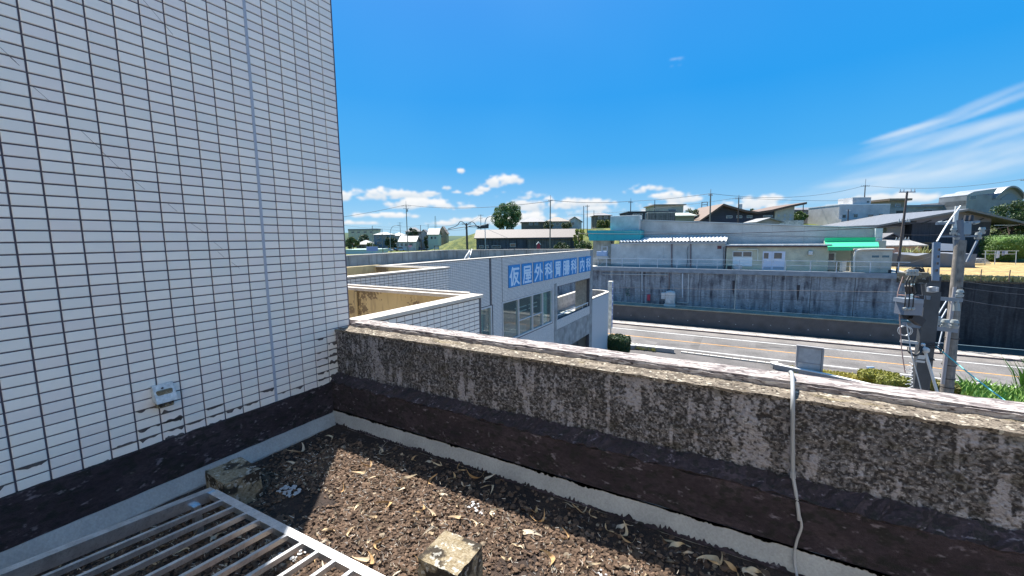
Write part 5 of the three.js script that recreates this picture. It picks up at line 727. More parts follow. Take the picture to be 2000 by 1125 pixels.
{ // barrel-roofed hall
  const D = 90; house('barrel_roof_hall', 'grey hall with silver barrel-vaulted roof on the right skyline', { x: [1888, 1998], eave: 392, ridge: 391.5, D, wall: WC.grey, roof: WC.grey, type: 'flat', deep: 10, over: 0, cat: 'building', wins: [[1893, 381, 1906, 390]], after: (P, k) => {
    const arc = (x0, x1, y0, rise, n = 22) => Array.from({ length: n + 1 }, (_, i) => { const q = i / n; return [lerp(x0, x1, q), y0 + rise * Math.sin(Math.PI * q)]; });
    const a = arc(k.L(1938), k.L(2000), k.yy(386), k.yy(364) - k.yy(386)), b = a.map(([x, y]) => [x, y - .35]).reverse(); P('vault', prism([...a, ...b], -10, .6), mat([.42, .44, .47], .4, { metalness: .3, map: rep(roofT, 1.4) })); P('vault_wall', prism([...a.map(([x, y]) => [x, y - .36]), [k.L(2000), k.h - 1], [k.L(1938), k.h - 1]], -9.5, -.2), WC.grey);
    P('side_roof', prism([[k.L(1888), k.yy(380)], [k.L(1900), k.yy(374)], [k.L(1945), k.yy(368)], [k.L(1940), k.yy(378)], [k.L(1888), k.yy(382)]], -6, 0), mat([.50, .51, .52], .35, { metalness: .3, map: rep(roofT, 1.2) })); P('side_wall', bx(k.L(1888), k.L(1938), k.h - 1, k.yy(381), -6, -.05), WC.grey); P('arched_window', prism(arc(k.L(1956), k.L(1990), k.yy(388), 1.0).concat([[k.L(1990), k.yy(392)], [k.L(1956), k.yy(392)]]), -.2, -.1), mat([.16, .20, .24], .4));
  } });
}
{ // big dark house at the right
  const D = 60; house('gabled_house', 'big dark corrugated house with low silver gable roof at right', { x: [1782, 1936], eave: 436, ridge: 435.8, D, wall: mat([.15, .15, .19], .75, { map: rep(streakT, 2.6, 8) }), roof: WC.dark, type: 'flat', deep: 12, over: 0, after: (P, k) => {
    const ap = [k.L(1872), k.yy(409)], le = [k.L(1702), k.yy(438)], re = [k.L(1990), k.yy(437)];
    P('roof', prism([le, ap, re, [re[0], re[1] - .28], [ap[0], ap[1] - .3], [le[0], le[1] - .28]], -12.5, 1.2), mat([.24, .25, .27], .5, { metalness: .25, map: rep(roofT, 2) })); P('gable', prism([[k.L(1782), k.h - .1], [k.L(1936), k.h - .1], [k.L(1936), k.yy(424.5)], [ap[0], ap[1] - .31], [k.L(1782), k.yy(426)]], -12, -.02), mat([.16, .16, .20], .75));
    P('eave_soffit', prism([[k.L(1712), k.yy(441)], [k.L(1782), k.yy(431)], [k.L(1782), k.yy(436)], [k.L(1712), k.yy(444)]], -9, .6), WC.dark); P('side_wing', bx(k.L(1745), k.L(1781), 0, k.yy(440), -9, -1), WC.grey); for (let j = 0; j < 4; j++) P('truss', bar(V(k.L(1800 + j * 34), k.yy(436), .02), V(k.L(1818 + j * 34), k.yy(424 + Math.abs(j - 2) * 3), .02), .12, .12), M.dark); P('awning_rail', bar(V(k.L(1936), k.yy(441), .4), V(k.L(1994), k.yy(441), .4), .1, .1), M.offwhite);
  } });
}
house('tiled_shed', 'small shed with wavy grey tile roof between store and dark house', { x: [1722, 1800], eave: 479, ridge: 469, D: 54, wall: mat([.46, .30, .29], .8), roof: roofC([.46, .44, .42]), type: 'gable', deep: 5, cat: 'shed' });
house('house', 'small dark gable just right of the green awning', { x: [1722, 1756], eave: 465, ridge: 455, D: 57, wall: WC.dark, roof: RC.dark, type: 'front', deep: 4, wins: [] });
solo('fabric_canopy', 'pale tarpaulin shelter beside the dark house at right', 'canopy', (() => { const D = 56, a = far(1820, 474, D), b = far(1886, 478, D), c = far(1822, 489, D), e = far(1884, 491, D), k = DFW.clone().multiplyScalar(3); return [quad(a, b, b.clone().add(k), a.clone().add(k)), quad(c, e, b, a), bar(c, V(c.x, -3.6, c.z), .08, .08, V(0, 0, 1)), bar(e, V(e.x, -3.5, e.z), .08, .08, V(0, 0, 1))]; })(), mat([.62, .66, .74], .7, { side: THREE.DoubleSide }));
{ // yard things at the right: drying rack with washing, sheet pile, fence
  const D = 50, q = (x, y, d = D) => far(x, y, d), g = -3.6;
  const t = thing('drying_rack', 'metal laundry drying rack with washing hung on it', 'drying rack', V(q(1945, 500).x, g, q(1945, 500).z)); for (const x of [1925, 1944, 1985]) part(t, 'upright', bar(V(q(x, 505).x, g, q(x, 505).z), q(x, 490), .06, .06, V(0, 0, 1)), M.galv); part(t, 'rail', bar(q(1922, 490), q(1990, 490), .06, .06), M.galv); part(t, 'rail', bar(q(1918, 496), q(1985, 496), .05, .05), M.galv);
  for (const [x, w, l, c] of [[1950, 6, 14, [.62, .66, .76]], [1960, 5, 9, [.30, .34, .5]], [1966, 5, 7, [.55, .60, .72]]]) solo('hung_washing', `${x === 1950 ? 'longest pale' : x === 1960 ? 'dark blue' : 'short pale'} garment hanging on the drying rack`, 'washing', (() => { const a = q(x - w / 2, 490), b = q(x + w / 2, 490), o = []; for (let i = 0; i < 6; i++) { const s0 = i / 6, s1 = (i + 1) / 6, z = (s) => .08 * Math.sin(s * 9); const p0 = a.clone().lerp(b, s0), p1 = a.clone().lerp(b, s1); p0.z += z(s0); p1.z += z(s1); const dl = l * D / F; o.push(quad(V(p0.x, p0.y - dl, p0.z), V(p1.x, p1.y - dl * (1 + .1 * Math.sin(i)), p1.z), p1, p0)); } return o; })(), mat(c, .9, { side: THREE.DoubleSide }), 'washing on the rack');
  const pl = thing('sheet_pile', 'pile of boards and sheeting in the yard at right', 'pile', V(q(1905, 512).x, g, q(1905, 512).z)); for (let k = 0; k < 6; k++) part(pl, 'board', bar(q(1884 + k * 3, 513 - k * 1.6), q(1925 - k * 2, 514 - k * 1.8), 1.2, .07), k % 2 ? M.galvDull : M.concrete);
  const gp = thing('grey_tarpaulin', 'dark grey tarpaulin-covered heap behind the poles', 'tarpaulin', V(q(1800, 505, 47).x, g, q(1800, 505, 47).z)); const tb = new THREE.BoxGeometry(9, 1.5, 2, 30, 6, 6); rough(tb, .5, .9, 77); tb.rotateY(.0).translate(q(1800, 505, 47).x, g + .75, q(1800, 505, 47).z - 1.5); part(gp, 'cover', tb, mat([.15, .16, .18], .6));
  const f = thing('post_fence', 'thin rusty fence posts with wire along the yard edge', 'fence', V(20, g, -46.6)); for (let k = 0; k < 8; k++) { const x = 13.4 + k * 1.55; part(f, 'post', bar(V(x, -3.62, -46.6), V(x, -2.7, -46.6), .05, .05, V(0, 0, 1)), mat([.20, .13, .10], .8)); } part(f, 'wire', bar(V(13.4, -2.85, -46.6), V(24.3, -2.85, -46.6), .015, .015), M.galvDull); part(f, 'wire', bar(V(13.4, -3.2, -46.6), V(24.3, -3.2, -46.6), .015, .015), M.galvDull);
}
// ---- trees and shrubs
const blob = (c, rx, ry, rz, nClump, cs, seed) => { const q0 = rng(seed), cl = []; for (let i = 0; i < nClump; i++) { const a = q0() * 6.283, e = Math.asin(q0() * 1.9 - .95), k = .3 + .7 * Math.cbrt(q0()); cl.push([V(c.x + Math.cos(e) * Math.cos(a) * rx * k, c.y + Math.sin(e) * ry * k, c.z + Math.cos(e) * Math.sin(a) * rz * k), cs * (.6 + .7 * q0())]); } return (q) => { const [p, r] = cl[Math.floor(q() * cl.length)], a = q() * 6.283, e = Math.asin(q() * 2 - 1), d = V(Math.cos(e) * Math.cos(a), Math.sin(e), Math.cos(e) * Math.sin(a)); return { p: p.clone().addScaledVector(d, r * Math.cbrt(.2 + .8 * q())), o: d }; }; };
function tree(name, label, px, pyBase, pyTop, D, halfW, colr, n, seed, o = {}) {
  const b = far(px, pyBase, D), topY = far(px, pyTop, D).y, gy = o.gy ?? Hgt(b.x, b.z) - .1, H = topY - gy, rx = halfW * D / F, t = thing(name, label, o.cat ?? 'tree', V(b.x, gy, b.z), o.group);
  const lowY = gy + H * (o.low ?? .3), cy = (topY + lowY) / 2, ry = (topY - lowY) / 2;
  const tr = [rod(V(b.x, gy, b.z), V(b.x + .1, cy, b.z), H * .035 + .03, H * .018 + .02, 7)]; for (let k = 0; k < 5; k++) { const a = k * 1.3 + seed; tr.push(rod(V(b.x + .04, lerp(gy, cy, .55 + k * .08), b.z), V(b.x + Math.cos(a) * rx * .6, cy + ry * .35 * Math.sin(k * 2), b.z + Math.sin(a) * rx * .6), H * .014 + .02, .015, 5)); } part(t, 'trunk', tr, M.wood);
  part(t, 'crown', leafMass(n, blob(V(b.x, cy, b.z), rx * .9, ry * .9, rx * .9, o.clumps ?? 34, Math.min(rx, ry) * (o.cs ?? .34), seed), o.leaf ?? D * .0022, seed + 1), leafMat(colr), { ownUV: true }); return t;
}
tree('broad_tree', 'large rounded green tree standing alone on the hilltop', 990, 450, 394, 126, 31, [.10, .18, .06], 15000, 31, { low: .02, clumps: 64, leaf: .19, cs: .25 });
tree('garden_tree', 'leafy tree at the right edge behind the topiary', 1972, 470, 390, 62, 34, [.04, .085, .02], 5200, 41, { low: .15, clumps: 40, leaf: .17 });
tree('garden_tree', 'second leafy tree filling the right edge above the yard', 2012, 470, 385, 64, 34, [.05, .10, .025], 4200, 42, { low: .15, clumps: 36, leaf: .17 });
for (const [lb, px, py0, py1, D, hw, c, n] of [['tall shrub directly right of the dark house wall', 1948, 500, 452, 58, 14, [.08, .14, .03], 2600], ['bright shrub left of the blue-grey house garage', 1558, 440, 413, 84, 16, [.10, .17, .04], 2200], ['bright shrub right of the blue-grey house garage', 1620, 440, 415, 82, 20, [.11, .18, .04], 2400], ['yellow-green bush by the store canopy', 1178, 447, 428, 118, 14, [.14, .17, .04], 1600], ['glowing yellow-green tree behind the store corner', 1131, 475, 440, 88, 10, [.22, .26, .05], 1800], ['dark clipped garden shrub before the warehouse end', 1098, 486, 473, 80, 18, [.04, .075, .02], 1800], ['dark pine-like shrub under the yellow-green tree', 1140, 488, 470, 78, 16, [.05, .09, .025], 1800], ['bare-topped shrub left of the flat blue house', 1222, 425, 412, 88, 10, [.07, .11, .04], 900], ['grey-green shrub in front of the hilltop houses', 1108, 447, 434, 140, 11, [.10, .13, .06], 900], ['grey-green shrub at the foot of the middle hilltop pole', 1071, 447, 431, 140, 9, [.12, .14, .08], 700], ['wispy tree left of the dark wave-roof house', 1352, 430, 406, 84, 12, [.08, .11, .05], 1100], ['small bush peeping above the wave roof', 1470, 420, 407, 96, 8, [.09, .13, .05], 600]]) tree('shrub', lb, px, py0, py1, D, hw, c, n, Math.round(px * 1.7), { low: .05, clumps: 22, cs: .4, cat: 'shrub', leaf: D * .0019 });
for (const [lb, px, py0, py1, D, hw, c] of [['rounded tree at the far left edge of the town', 690, 486, 462, 205, 14, [.10, .14, .06]], ['round green tree beside the blue-walled house', 765, 486, 462, 200, 12, [.04, .07, .035]], ['yellowish low tree above the parked cars', 726, 486, 474, 185, 15, [.13, .16, .07]], ['dark round tree on the left skyline', 806, 458, 444, 290, 11, [.05, .08, .05]], ['pointed conifer at the foot of the bank', 833, 474, 458, 190, 4, [.035, .06, .03]], ['sparse tree behind the far-left houses', 709, 470, 458, 250, 12, [.09, .12, .07]]]) tree('town_tree', lb, px, py0, py1, D, hw, c, 900, Math.round(px * 2.3), { low: .1, clumps: 16, leaf: D * .0026 });
{ const D = 55; for (const [lb, px, py, rx, ry, s] of [['big clipped dome of topiary at the right edge', 1975, 482, 2.6, 1.6, 51], ['smaller clipped topiary dome left of the big one', 1952, 494, 1.4, 1.0, 52]]) { const c = far(px, py, D), t = thing('topiary', lb, 'topiary', V(c.x, -3.6, c.z)); part(t, 'stem', rod(V(c.x, -3.6, c.z), c, .15), M.wood); part(t, 'foliage', leafMass(4200, onBox(c, rx, ry, rx, .03), .10, s), leafMat([.09, .17, .03]), { ownUV: true }); part(t, 'twigs', core(c, rx * .85, ry * .85, rx * .85), mat([.09, .17, .03], .95)); } }
{ const D = 52, p = far(1785, 488, D), t = thing('palm_shrub', 'spiky pale green shrub above the tarpaulin heap', 'shrub', V(p.x, -3.6, p.z)), g = []; const q = rng(61); for (let k = 0; k < 160; k++) { const a = q() * 6.3, e = .2 + q() * 1.1, L = .7 + q() * .6, d = V(Math.cos(a) * Math.cos(e), Math.sin(e), Math.sin(a) * Math.cos(e)).multiplyScalar(L), s = V(-Math.sin(a), 0, Math.cos(a)).multiplyScalar(.05), o = p.clone().add(V(rr(-1.3, 1.3), -.4, rr(-.5, .5))); g.push(quad(o.clone().sub(s), o.clone().add(s), o.clone().add(d), o.clone().add(d).addScaledVector(s, .1))); } part(t, 'leaves', g, mat([.30, .32, .14], .8, { side: THREE.DoubleSide })); part(t, 'stem', rod(V(p.x, -3.6, p.z), p, .12), M.wood); }
{ const g = [], q = rng(64); for (let k = 0; k < 5000; k++) { const x = 13.2 + q() * 14, z = -46.6 - q() * 1.6, h = .12 + q() * .28; g.push(quad(V(x, -3.62, z), V(x + .06, -3.62, z), V(x + (q() - .5) * .3, -3.62 + h, z + (q() - .5) * .3), V(x + (q() - .5) * .2, -3.62 + h * .9, z))); } solo('wall_top_grass', 'dry olive grass fringing the top of the tall retaining wall', 'grass', g, mat([.26, .25, .12], .9, { side: THREE.DoubleSide }), undefined, { kind: 'stuff' }); }
// ---- parked cars in the far lot, signs
function car(label, px, py, D, colr, L = 4.3, H = 1.5, turn = 0) {
  const b = far(px, py, D), gy = Hgt(b.x, b.z), t = thing('parked_car', label, 'car', V(b.x, gy, b.z), 'cars parked in the far lot'); t.rotation.y = -YAW + turn;
  const P = (n, g, m) => { const k = list(g); const q = k.index ? k.toNonIndexed() : k; metreUV(q); const me = new THREE.Mesh(q, m); me.name = n; me.castShadow = me.receiveShadow = true; t.add(me); };
  const h = L / 2; P('body', prism([[-h, .3], [-h, .8], [-h + .25, .95], [-h + 1.0, 1.0], [h - .8, .98], [h - .1, .88], [h, .7], [h, .3]], -1.7, 0), colr); P('cabin', prism([[-h + .45, .98], [-h + .95, H], [h - 1.7, H], [h - .85, .98]], -1.6, -.1), M.pane); P('roof', bx(-h + .9, h - 1.65, H - .05, H + .03, -1.58, -.12), colr); for (const x of [-h + .8, h - .8]) for (const z of [-.02, -1.68]) P('wheel', new THREE.CylinderGeometry(.31, .31, .2, 12).rotateX(Math.PI / 2).translate(x, .31, z), M.rubber);
}
const cw = mat([.70, .71, .73], .3), cd = mat([.05, .06, .08], .3), cs = mat([.40, .42, .45], .3), cb = mat([.10, .14, .24], .3), cg = mat([.35, .48, .40], .35);
car('white van in the middle of the far car park', 782, 490, 190, cw, 4.6, 1.9); car('pale green car leftmost in the far car park', 742, 491, 180, cg); car('silver car second from the left in the far car park', 757, 491, 178, cs); car('dark car third from the left in the far car park', 768, 490, 186, cd); car('black car beside the white house', 803, 489, 192, cd, 4.2, 1.6); car('dark blue car below the pole in the far lot', 822, 489, 196, cb); car('grey car with lit lamp nearest the bank', 835, 488, 196, cs, 3.8);
{ const b = far(727, 486, 140); solo('lavender_banner', 'lavender advertising board at the edge of the far lot', 'banner', [new THREE.BoxGeometry(4.0, 1.6, .1).rotateY(-YAW).translate(b.x, b.y, b.z), rod(V(b.x, Hgt(b.x, b.z), b.z), V(b.x, b.y - .7, b.z), .06)], mat([.34, .36, .66], .6)); const c = far(801, 481, 185); solo('pink_banner', 'small pink banner in front of the white house', 'banner', [new THREE.BoxGeometry(1.6, .7, .08).rotateY(-YAW).translate(c.x, c.y, c.z), rod(V(c.x, Hgt(c.x, c.z), c.z), V(c.x, c.y - .3, c.z), .05)], mat([.75, .30, .45], .6)); const s = far(673, 487, 120); solo('red_signal', 'round red signal lamp by the edge of the tiled wall', 'signal', [ball(s, .32), rod(V(s.x, Hgt(s.x, s.z), s.z), V(s.x, s.y - .25, s.z), .06)], new THREE.MeshStandardMaterial({ color: lin(.7, .03, .06), emissive: lin(.7, .05, .08), emissiveIntensity: .4, roughness: .4 })); const n = far(853, 484, 110), nb = thing('notice_board', 'small roofed wooden notice board on the bank', 'notice board', V(n.x, Hgt(n.x, n.z), n.z)); part(nb, 'board', new THREE.BoxGeometry(1.1, .8, .06).rotateY(-YAW).translate(n.x, n.y, n.z), M.offwhite); part(nb, 'post', [bar(V(n.x - .55, Hgt(n.x, n.z) - .2, n.z + .3), V(n.x - .55, n.y + .5, n.z + .3), .1, .1, V(0, 0, 1)), bar(V(n.x + .5, Hgt(n.x, n.z) - .2, n.z - .3), V(n.x + .5, n.y + .5, n.z - .3), .1, .1, V(0, 0, 1))], M.wood); part(nb, 'roof', new THREE.BoxGeometry(1.5, .1, .5).rotateY(-YAW).translate(n.x, n.y + .52, n.z), M.wood); }
// ---- poles and wires
function utilityPole(label, px, py0, py1, D, o = {}) {
  const b = far(px, py0, D), gy = o.gy ?? Math.min(Hgt(b.x, b.z), b.y), tp = far(o.tx ?? px, py1, D), t = thing('utility_pole', label, 'utility pole', V(b.x, gy, b.z), 'utility poles on the skyline'), r = o.r ?? .16;
  part(t, 'pole', rod(V(b.x, gy, b.z), V(tp.x, tp.y, tp.z), r, r * .7, 8), o.m ?? M.poleConc);
  for (const [dy, w] of o.arms ?? []) { const y = tp.y - dy; part(t, 'crossarm', bar(V(tp.x - DRT.x * w, y, tp.z - DRT.z * w), V(tp.x + DRT.x * w, y, tp.z + DRT.z * w), .09, .09), M.galvDull); for (const s of [-.9, -.45, .45, .9]) part(t, 'insulator', rod(V(tp.x + DRT.x * w * s, y + .04, tp.z + DRT.z * w * s), V(tp.x + DRT.x * w * s, y + .26, tp.z + DRT.z * w * s), .05, .03, 6), M.offwhite); }
  if (o.box) part(t, 'transformer', rod(V(tp.x + .35, tp.y - o.box - .8, tp.z), V(tp.x + .35, tp.y - o.box, tp.z), .3, .3, 10), M.galvDull); if (o.mast) part(t, 'mast', rod(tp, V(tp.x, tp.y + o.mast, tp.z), .05), M.galvDull); return tp;
}
const P = {};
P.a = utilityPole('tall pole with crossarms in the left town', 797, 492, 400, 130, { arms: [[.4, 1.5], [1.2, .9]], mast: 1.2, box: 1.4, tx: 793 });
P.b = utilityPole('tall smooth pole rising before the hilltop houses', 1074, 490, 391, 84, { tx: 1075, mast: 1.0, arms: [[.1, .5]], r: .15 });
P.c = utilityPole('dark stubby pole with looping cables on the bank', 913, 489, 436, 78, { tx: 911, r: .24, m: M.wood, arms: [[.2, .9]] });
P.d = utilityPole('thin pole left of the pair near the store canopy', 1140, 470, 402, 110, { r: .12, m: M.wood });
P.e = utilityPole('thin pole right of the pair near the store canopy', 1147, 470, 400, 108, { r: .12, m: M.wood, arms: [[.4, .6]] });
P.f = utilityPole('pole at the left end of the blue flat-roofed house', 1232, 425, 393, 86, { r: .12, arms: [[.3, .5]], m: M.wood, mast: .6 });
P.g = utilityPole('thin pole in front of cream upper storey', 1279, 420, 391, 86, { r: .09, m: M.wood });
P.h = utilityPole('stout pole left of the dark wave-roof house', 1388, 432, 378, 66, { arms: [[.3, .35]], mast: .7, r: .14 });
P.i = utilityPole('wooden pole with bracket arm before the wave roof', 1443, 425, 386, 74, { r: .12, m: M.wood, arms: [[.2, .7]], mast: .5, box: 1.2 });
P.j = utilityPole('leaning pole right of the sweeping roof tip', 1569, 425, 397, 86, { r: .11, m: M.wood });
P.k = utilityPole('skyline pole above the white cubic house', 1689, 400, 362, 92, { arms: [[.2, 1.0]], mast: 1.4, r: .13, tx: 1690, m: M.wood });
P.l = utilityPole('brown pole standing by the electrical cubicle', 1752, 535, 374, 35.4, { gy: -3.25, r: .11, m: M.wood, tx: 1772, arms: [[.05, .7], [2.6, .5], [4.2, .6]] });
P.m = utilityPole('short dark pole beside the white front block', 1657, 441, 409, 72, { r: .12, m: M.wood, arms: [[.3, .4]] });
P.n = utilityPole('slim pole in front of the far-left parked cars', 748, 494, 447, 150, { r: .16, tx: 746 });
P.o = utilityPole('leftmost slim pole in the town', 728, 490, 441, 160, { r: .17, tx: 727 });
P.p = utilityPole('slim pole beside the bank', 824, 491, 440, 140, { r: .13, tx: 821, m: M.wood });
P.q = utilityPole('distant pole with arms left of the tree', 939, 442, 419, 150, { r: .13, arms: [[.3, 1], [1.4, .7]] });
P.r = utilityPole('faraway pole behind the bank', 836, 452, 438, 260, { r: .16, arms: [[.4, 1.2]] });
P.s = utilityPole('slender pole with arms in the mid town', 783, 470, 434, 220, { r: .16, arms: [[.4, 1.5], [2, 1]], tx: 781 });
P.t = utilityPole('pole at the right edge of the picture', 2004, 400, 350, 70, { r: .13, arms: [[.2, 1.0]] });
P.u = utilityPole('thin pole left of the two-storey brown house', 1160, 440, 411, 120, { r: .1, m: M.wood });
for (const [lb, px, py0, py1, D, dx] of [['curved street lamp in the left town', 763, 490, 442, 150, 15], ['curved street lamp on the bank left of the tree', 948, 478, 424, 88, 16]]) { const b = far(px, py0, D), gy = Math.min(b.y, Hgt(b.x, b.z)), t = thing('street_lamp', lb, 'street lamp', V(b.x, gy, b.z)), a = far(px, py1 + 8, D), c = far(px + dx * .3, py1, D), e = far(px + dx, py1 - 2, D); part(t, 'pole', tube([V(b.x, gy, b.z), V(b.x, lerp(gy, a.y, .6), b.z), a, c, e], .09, 6, 30), M.galvDull); part(t, 'lamp_head', new THREE.BoxGeometry(.9, .16, .3).rotateY(-YAW).translate(e.x, e.y, e.z), M.galvDull); }
{ const b = far(851, 452, 420), t = thing('lattice_mast', 'distant tapering lattice mast above the town', 'mast', V(b.x, Hgt(b.x, b.z), b.z)), y1 = far(851, 422, 420).y; const legs = []; for (const [i, j] of [[-1, -1], [1, -1], [1, 1], [-1, 1]]) legs.push(rod(V(b.x + i * 1.6, Hgt(b.x, b.z), b.z + j * 1.6), V(b.x + i * .3, y1, b.z + j * .3), .16, .12, 5)); part(t, 'leg', legs, mat([.45, .55, .62], .6)); const br = []; for (let k = 0; k < 8; k++) { const s = k / 8, y = lerp(Hgt(b.x, b.z), y1, s), r = lerp(1.6, .3, s); br.push(bar(V(b.x - r, y, b.z), V(b.x + r, y + 1.4, b.z), .15, .15)); } part(t, 'brace', br, mat([.45, .55, .62], .6)); }
{ const D = 120, c = far(1376, 402, D), t = thing('lattice_tower', 'small square lattice tower left of the wave-roof house', 'tower', V(c.x, Hgt(c.x, c.z), c.z)), g = []; const q = (dx, y, dz) => V(c.x + dx, y, c.z + dz), y0 = Hgt(c.x, c.z), y1 = far(1376, 395, D).y; for (const [i, j] of [[-1, -1], [1, -1], [1, 1], [-1, 1]]) g.push(bar(q(i * .75, y0, j * .75), q(i * .75, y1, j * .75), .12, .12, V(0, 0, 1))); for (let y = y1; y > y1 - 2.4; y -= .75) for (const s of [-1, 1]) g.push(bar(q(-.8, y, s * .75), q(.8, y, s * .75), .1, .1), bar(q(s * .75, y, -.8), q(s * .75, y, .8), .1, .1)); part(t, 'frame', g, mat([.30, .34, .40], .6)); }
function wire(label, a, b, sag, r = .022) { const p = []; for (let k = 0; k <= 16; k++) { const s = k / 16; p.push(a.clone().lerp(b, s).add(V(0, -sag * 4 * s * (1 - s), 0))); } return solo('overhead_wire', label, 'wire', tube(p, r, 5, 32), M.wire, 'overhead wires'); }
const at = (px, py, D) => far(px, py, D);
wire('wire from the left town pole to the smooth tall pole', P.a, P.b.clone().add(V(0, -.2, 0)), 1.2, .05); wire('wire running left from the town pole to the tiled wall', P.a, at(640, 428, 125), .3, .055);
wire('wire from the smooth tall pole to the pole by the blue house', P.b, P.f, .4, .045); wire('wire from the blue house pole up to the stout pole', P.f, P.h, .2, .035); wire('wire from the stout pole to the cubic house pole', P.h, P.k, 1.5, .03); wire('wire from the cubic house pole to the right edge pole', P.k, P.t.clone().add(V(0, .1, 0)), 1.1, .03);
wire('lower wire from the pole pair to the bracket pole', at(1110, 420, 100), P.i, .5, .028); wire('wire from the bracket pole past the white house', P.i, at(1700, 391, 80), .3, .028); wire('upper wire of the bundle crossing the far-left town', at(640, 435, 140), P.n, .3, .04); wire('lower wire of the far-left bundle', P.n, at(912, 448, 120), .8, .035); wire('wire from the stubby pole to the distant pole', P.c, P.q, .4, .03); wire('wire from the leftmost slim pole to the lamp pole', P.o, P.p, .6, .03); wire('wire climbing from the slim pole to the stubby pole', P.p, P.c, .5, .03);
wire('thick cable crossing in front of the grey store wall', at(1130, 456, 40), P.l.clone().add(V(0, -3.0, 0)), .3, .03); wire('thin cable above the thick one before the store wall', at(1130, 446, 42), at(1765, 463, 34.5), .3, .015); wire('wire spanning from brown pole to right edge', P.l.clone().add(V(0, -3.75, 0)), at(2030, 430, 33), .4, .018); wire('upper wire along the retaining wall', at(1150, 560, 30), at(1790, 571, 11), .02, .006); wire('lower wire along the retaining wall', at(1150, 571, 30), at(1790, 592, 11), .03, .006);
{ // looping cable tangle on the bank pole
  const t = thing('cable_tangle', 'looping black cables gathered on the stubby bank pole', 'cables', at(912, 440, 78)); const q = (x, y) => at(x, y, 77.6); for (const l of [[[875, 447], [893, 440], [900, 432], [908, 438], [912, 444]], [[912, 440], [922, 433], [930, 440], [936, 444], [955, 440]], [[870, 450], [890, 446], [911, 443], [930, 443], [953, 437]], [[908, 446], [920, 441], [945, 441], [956, 437]]]) part(t, 'cable', tube(l.map(([x, y]) => q(x, y)), .07, 5, 24), M.wire); part(t, 'cable_sheath', prism([[0, 0], [2.4, .7], [2.4, -.1], [.3, -.2]], 0, .15).rotateY(-YAW).translate(q(930, 445).x, q(930, 445).y, q(930, 445).z), M.wire);
}
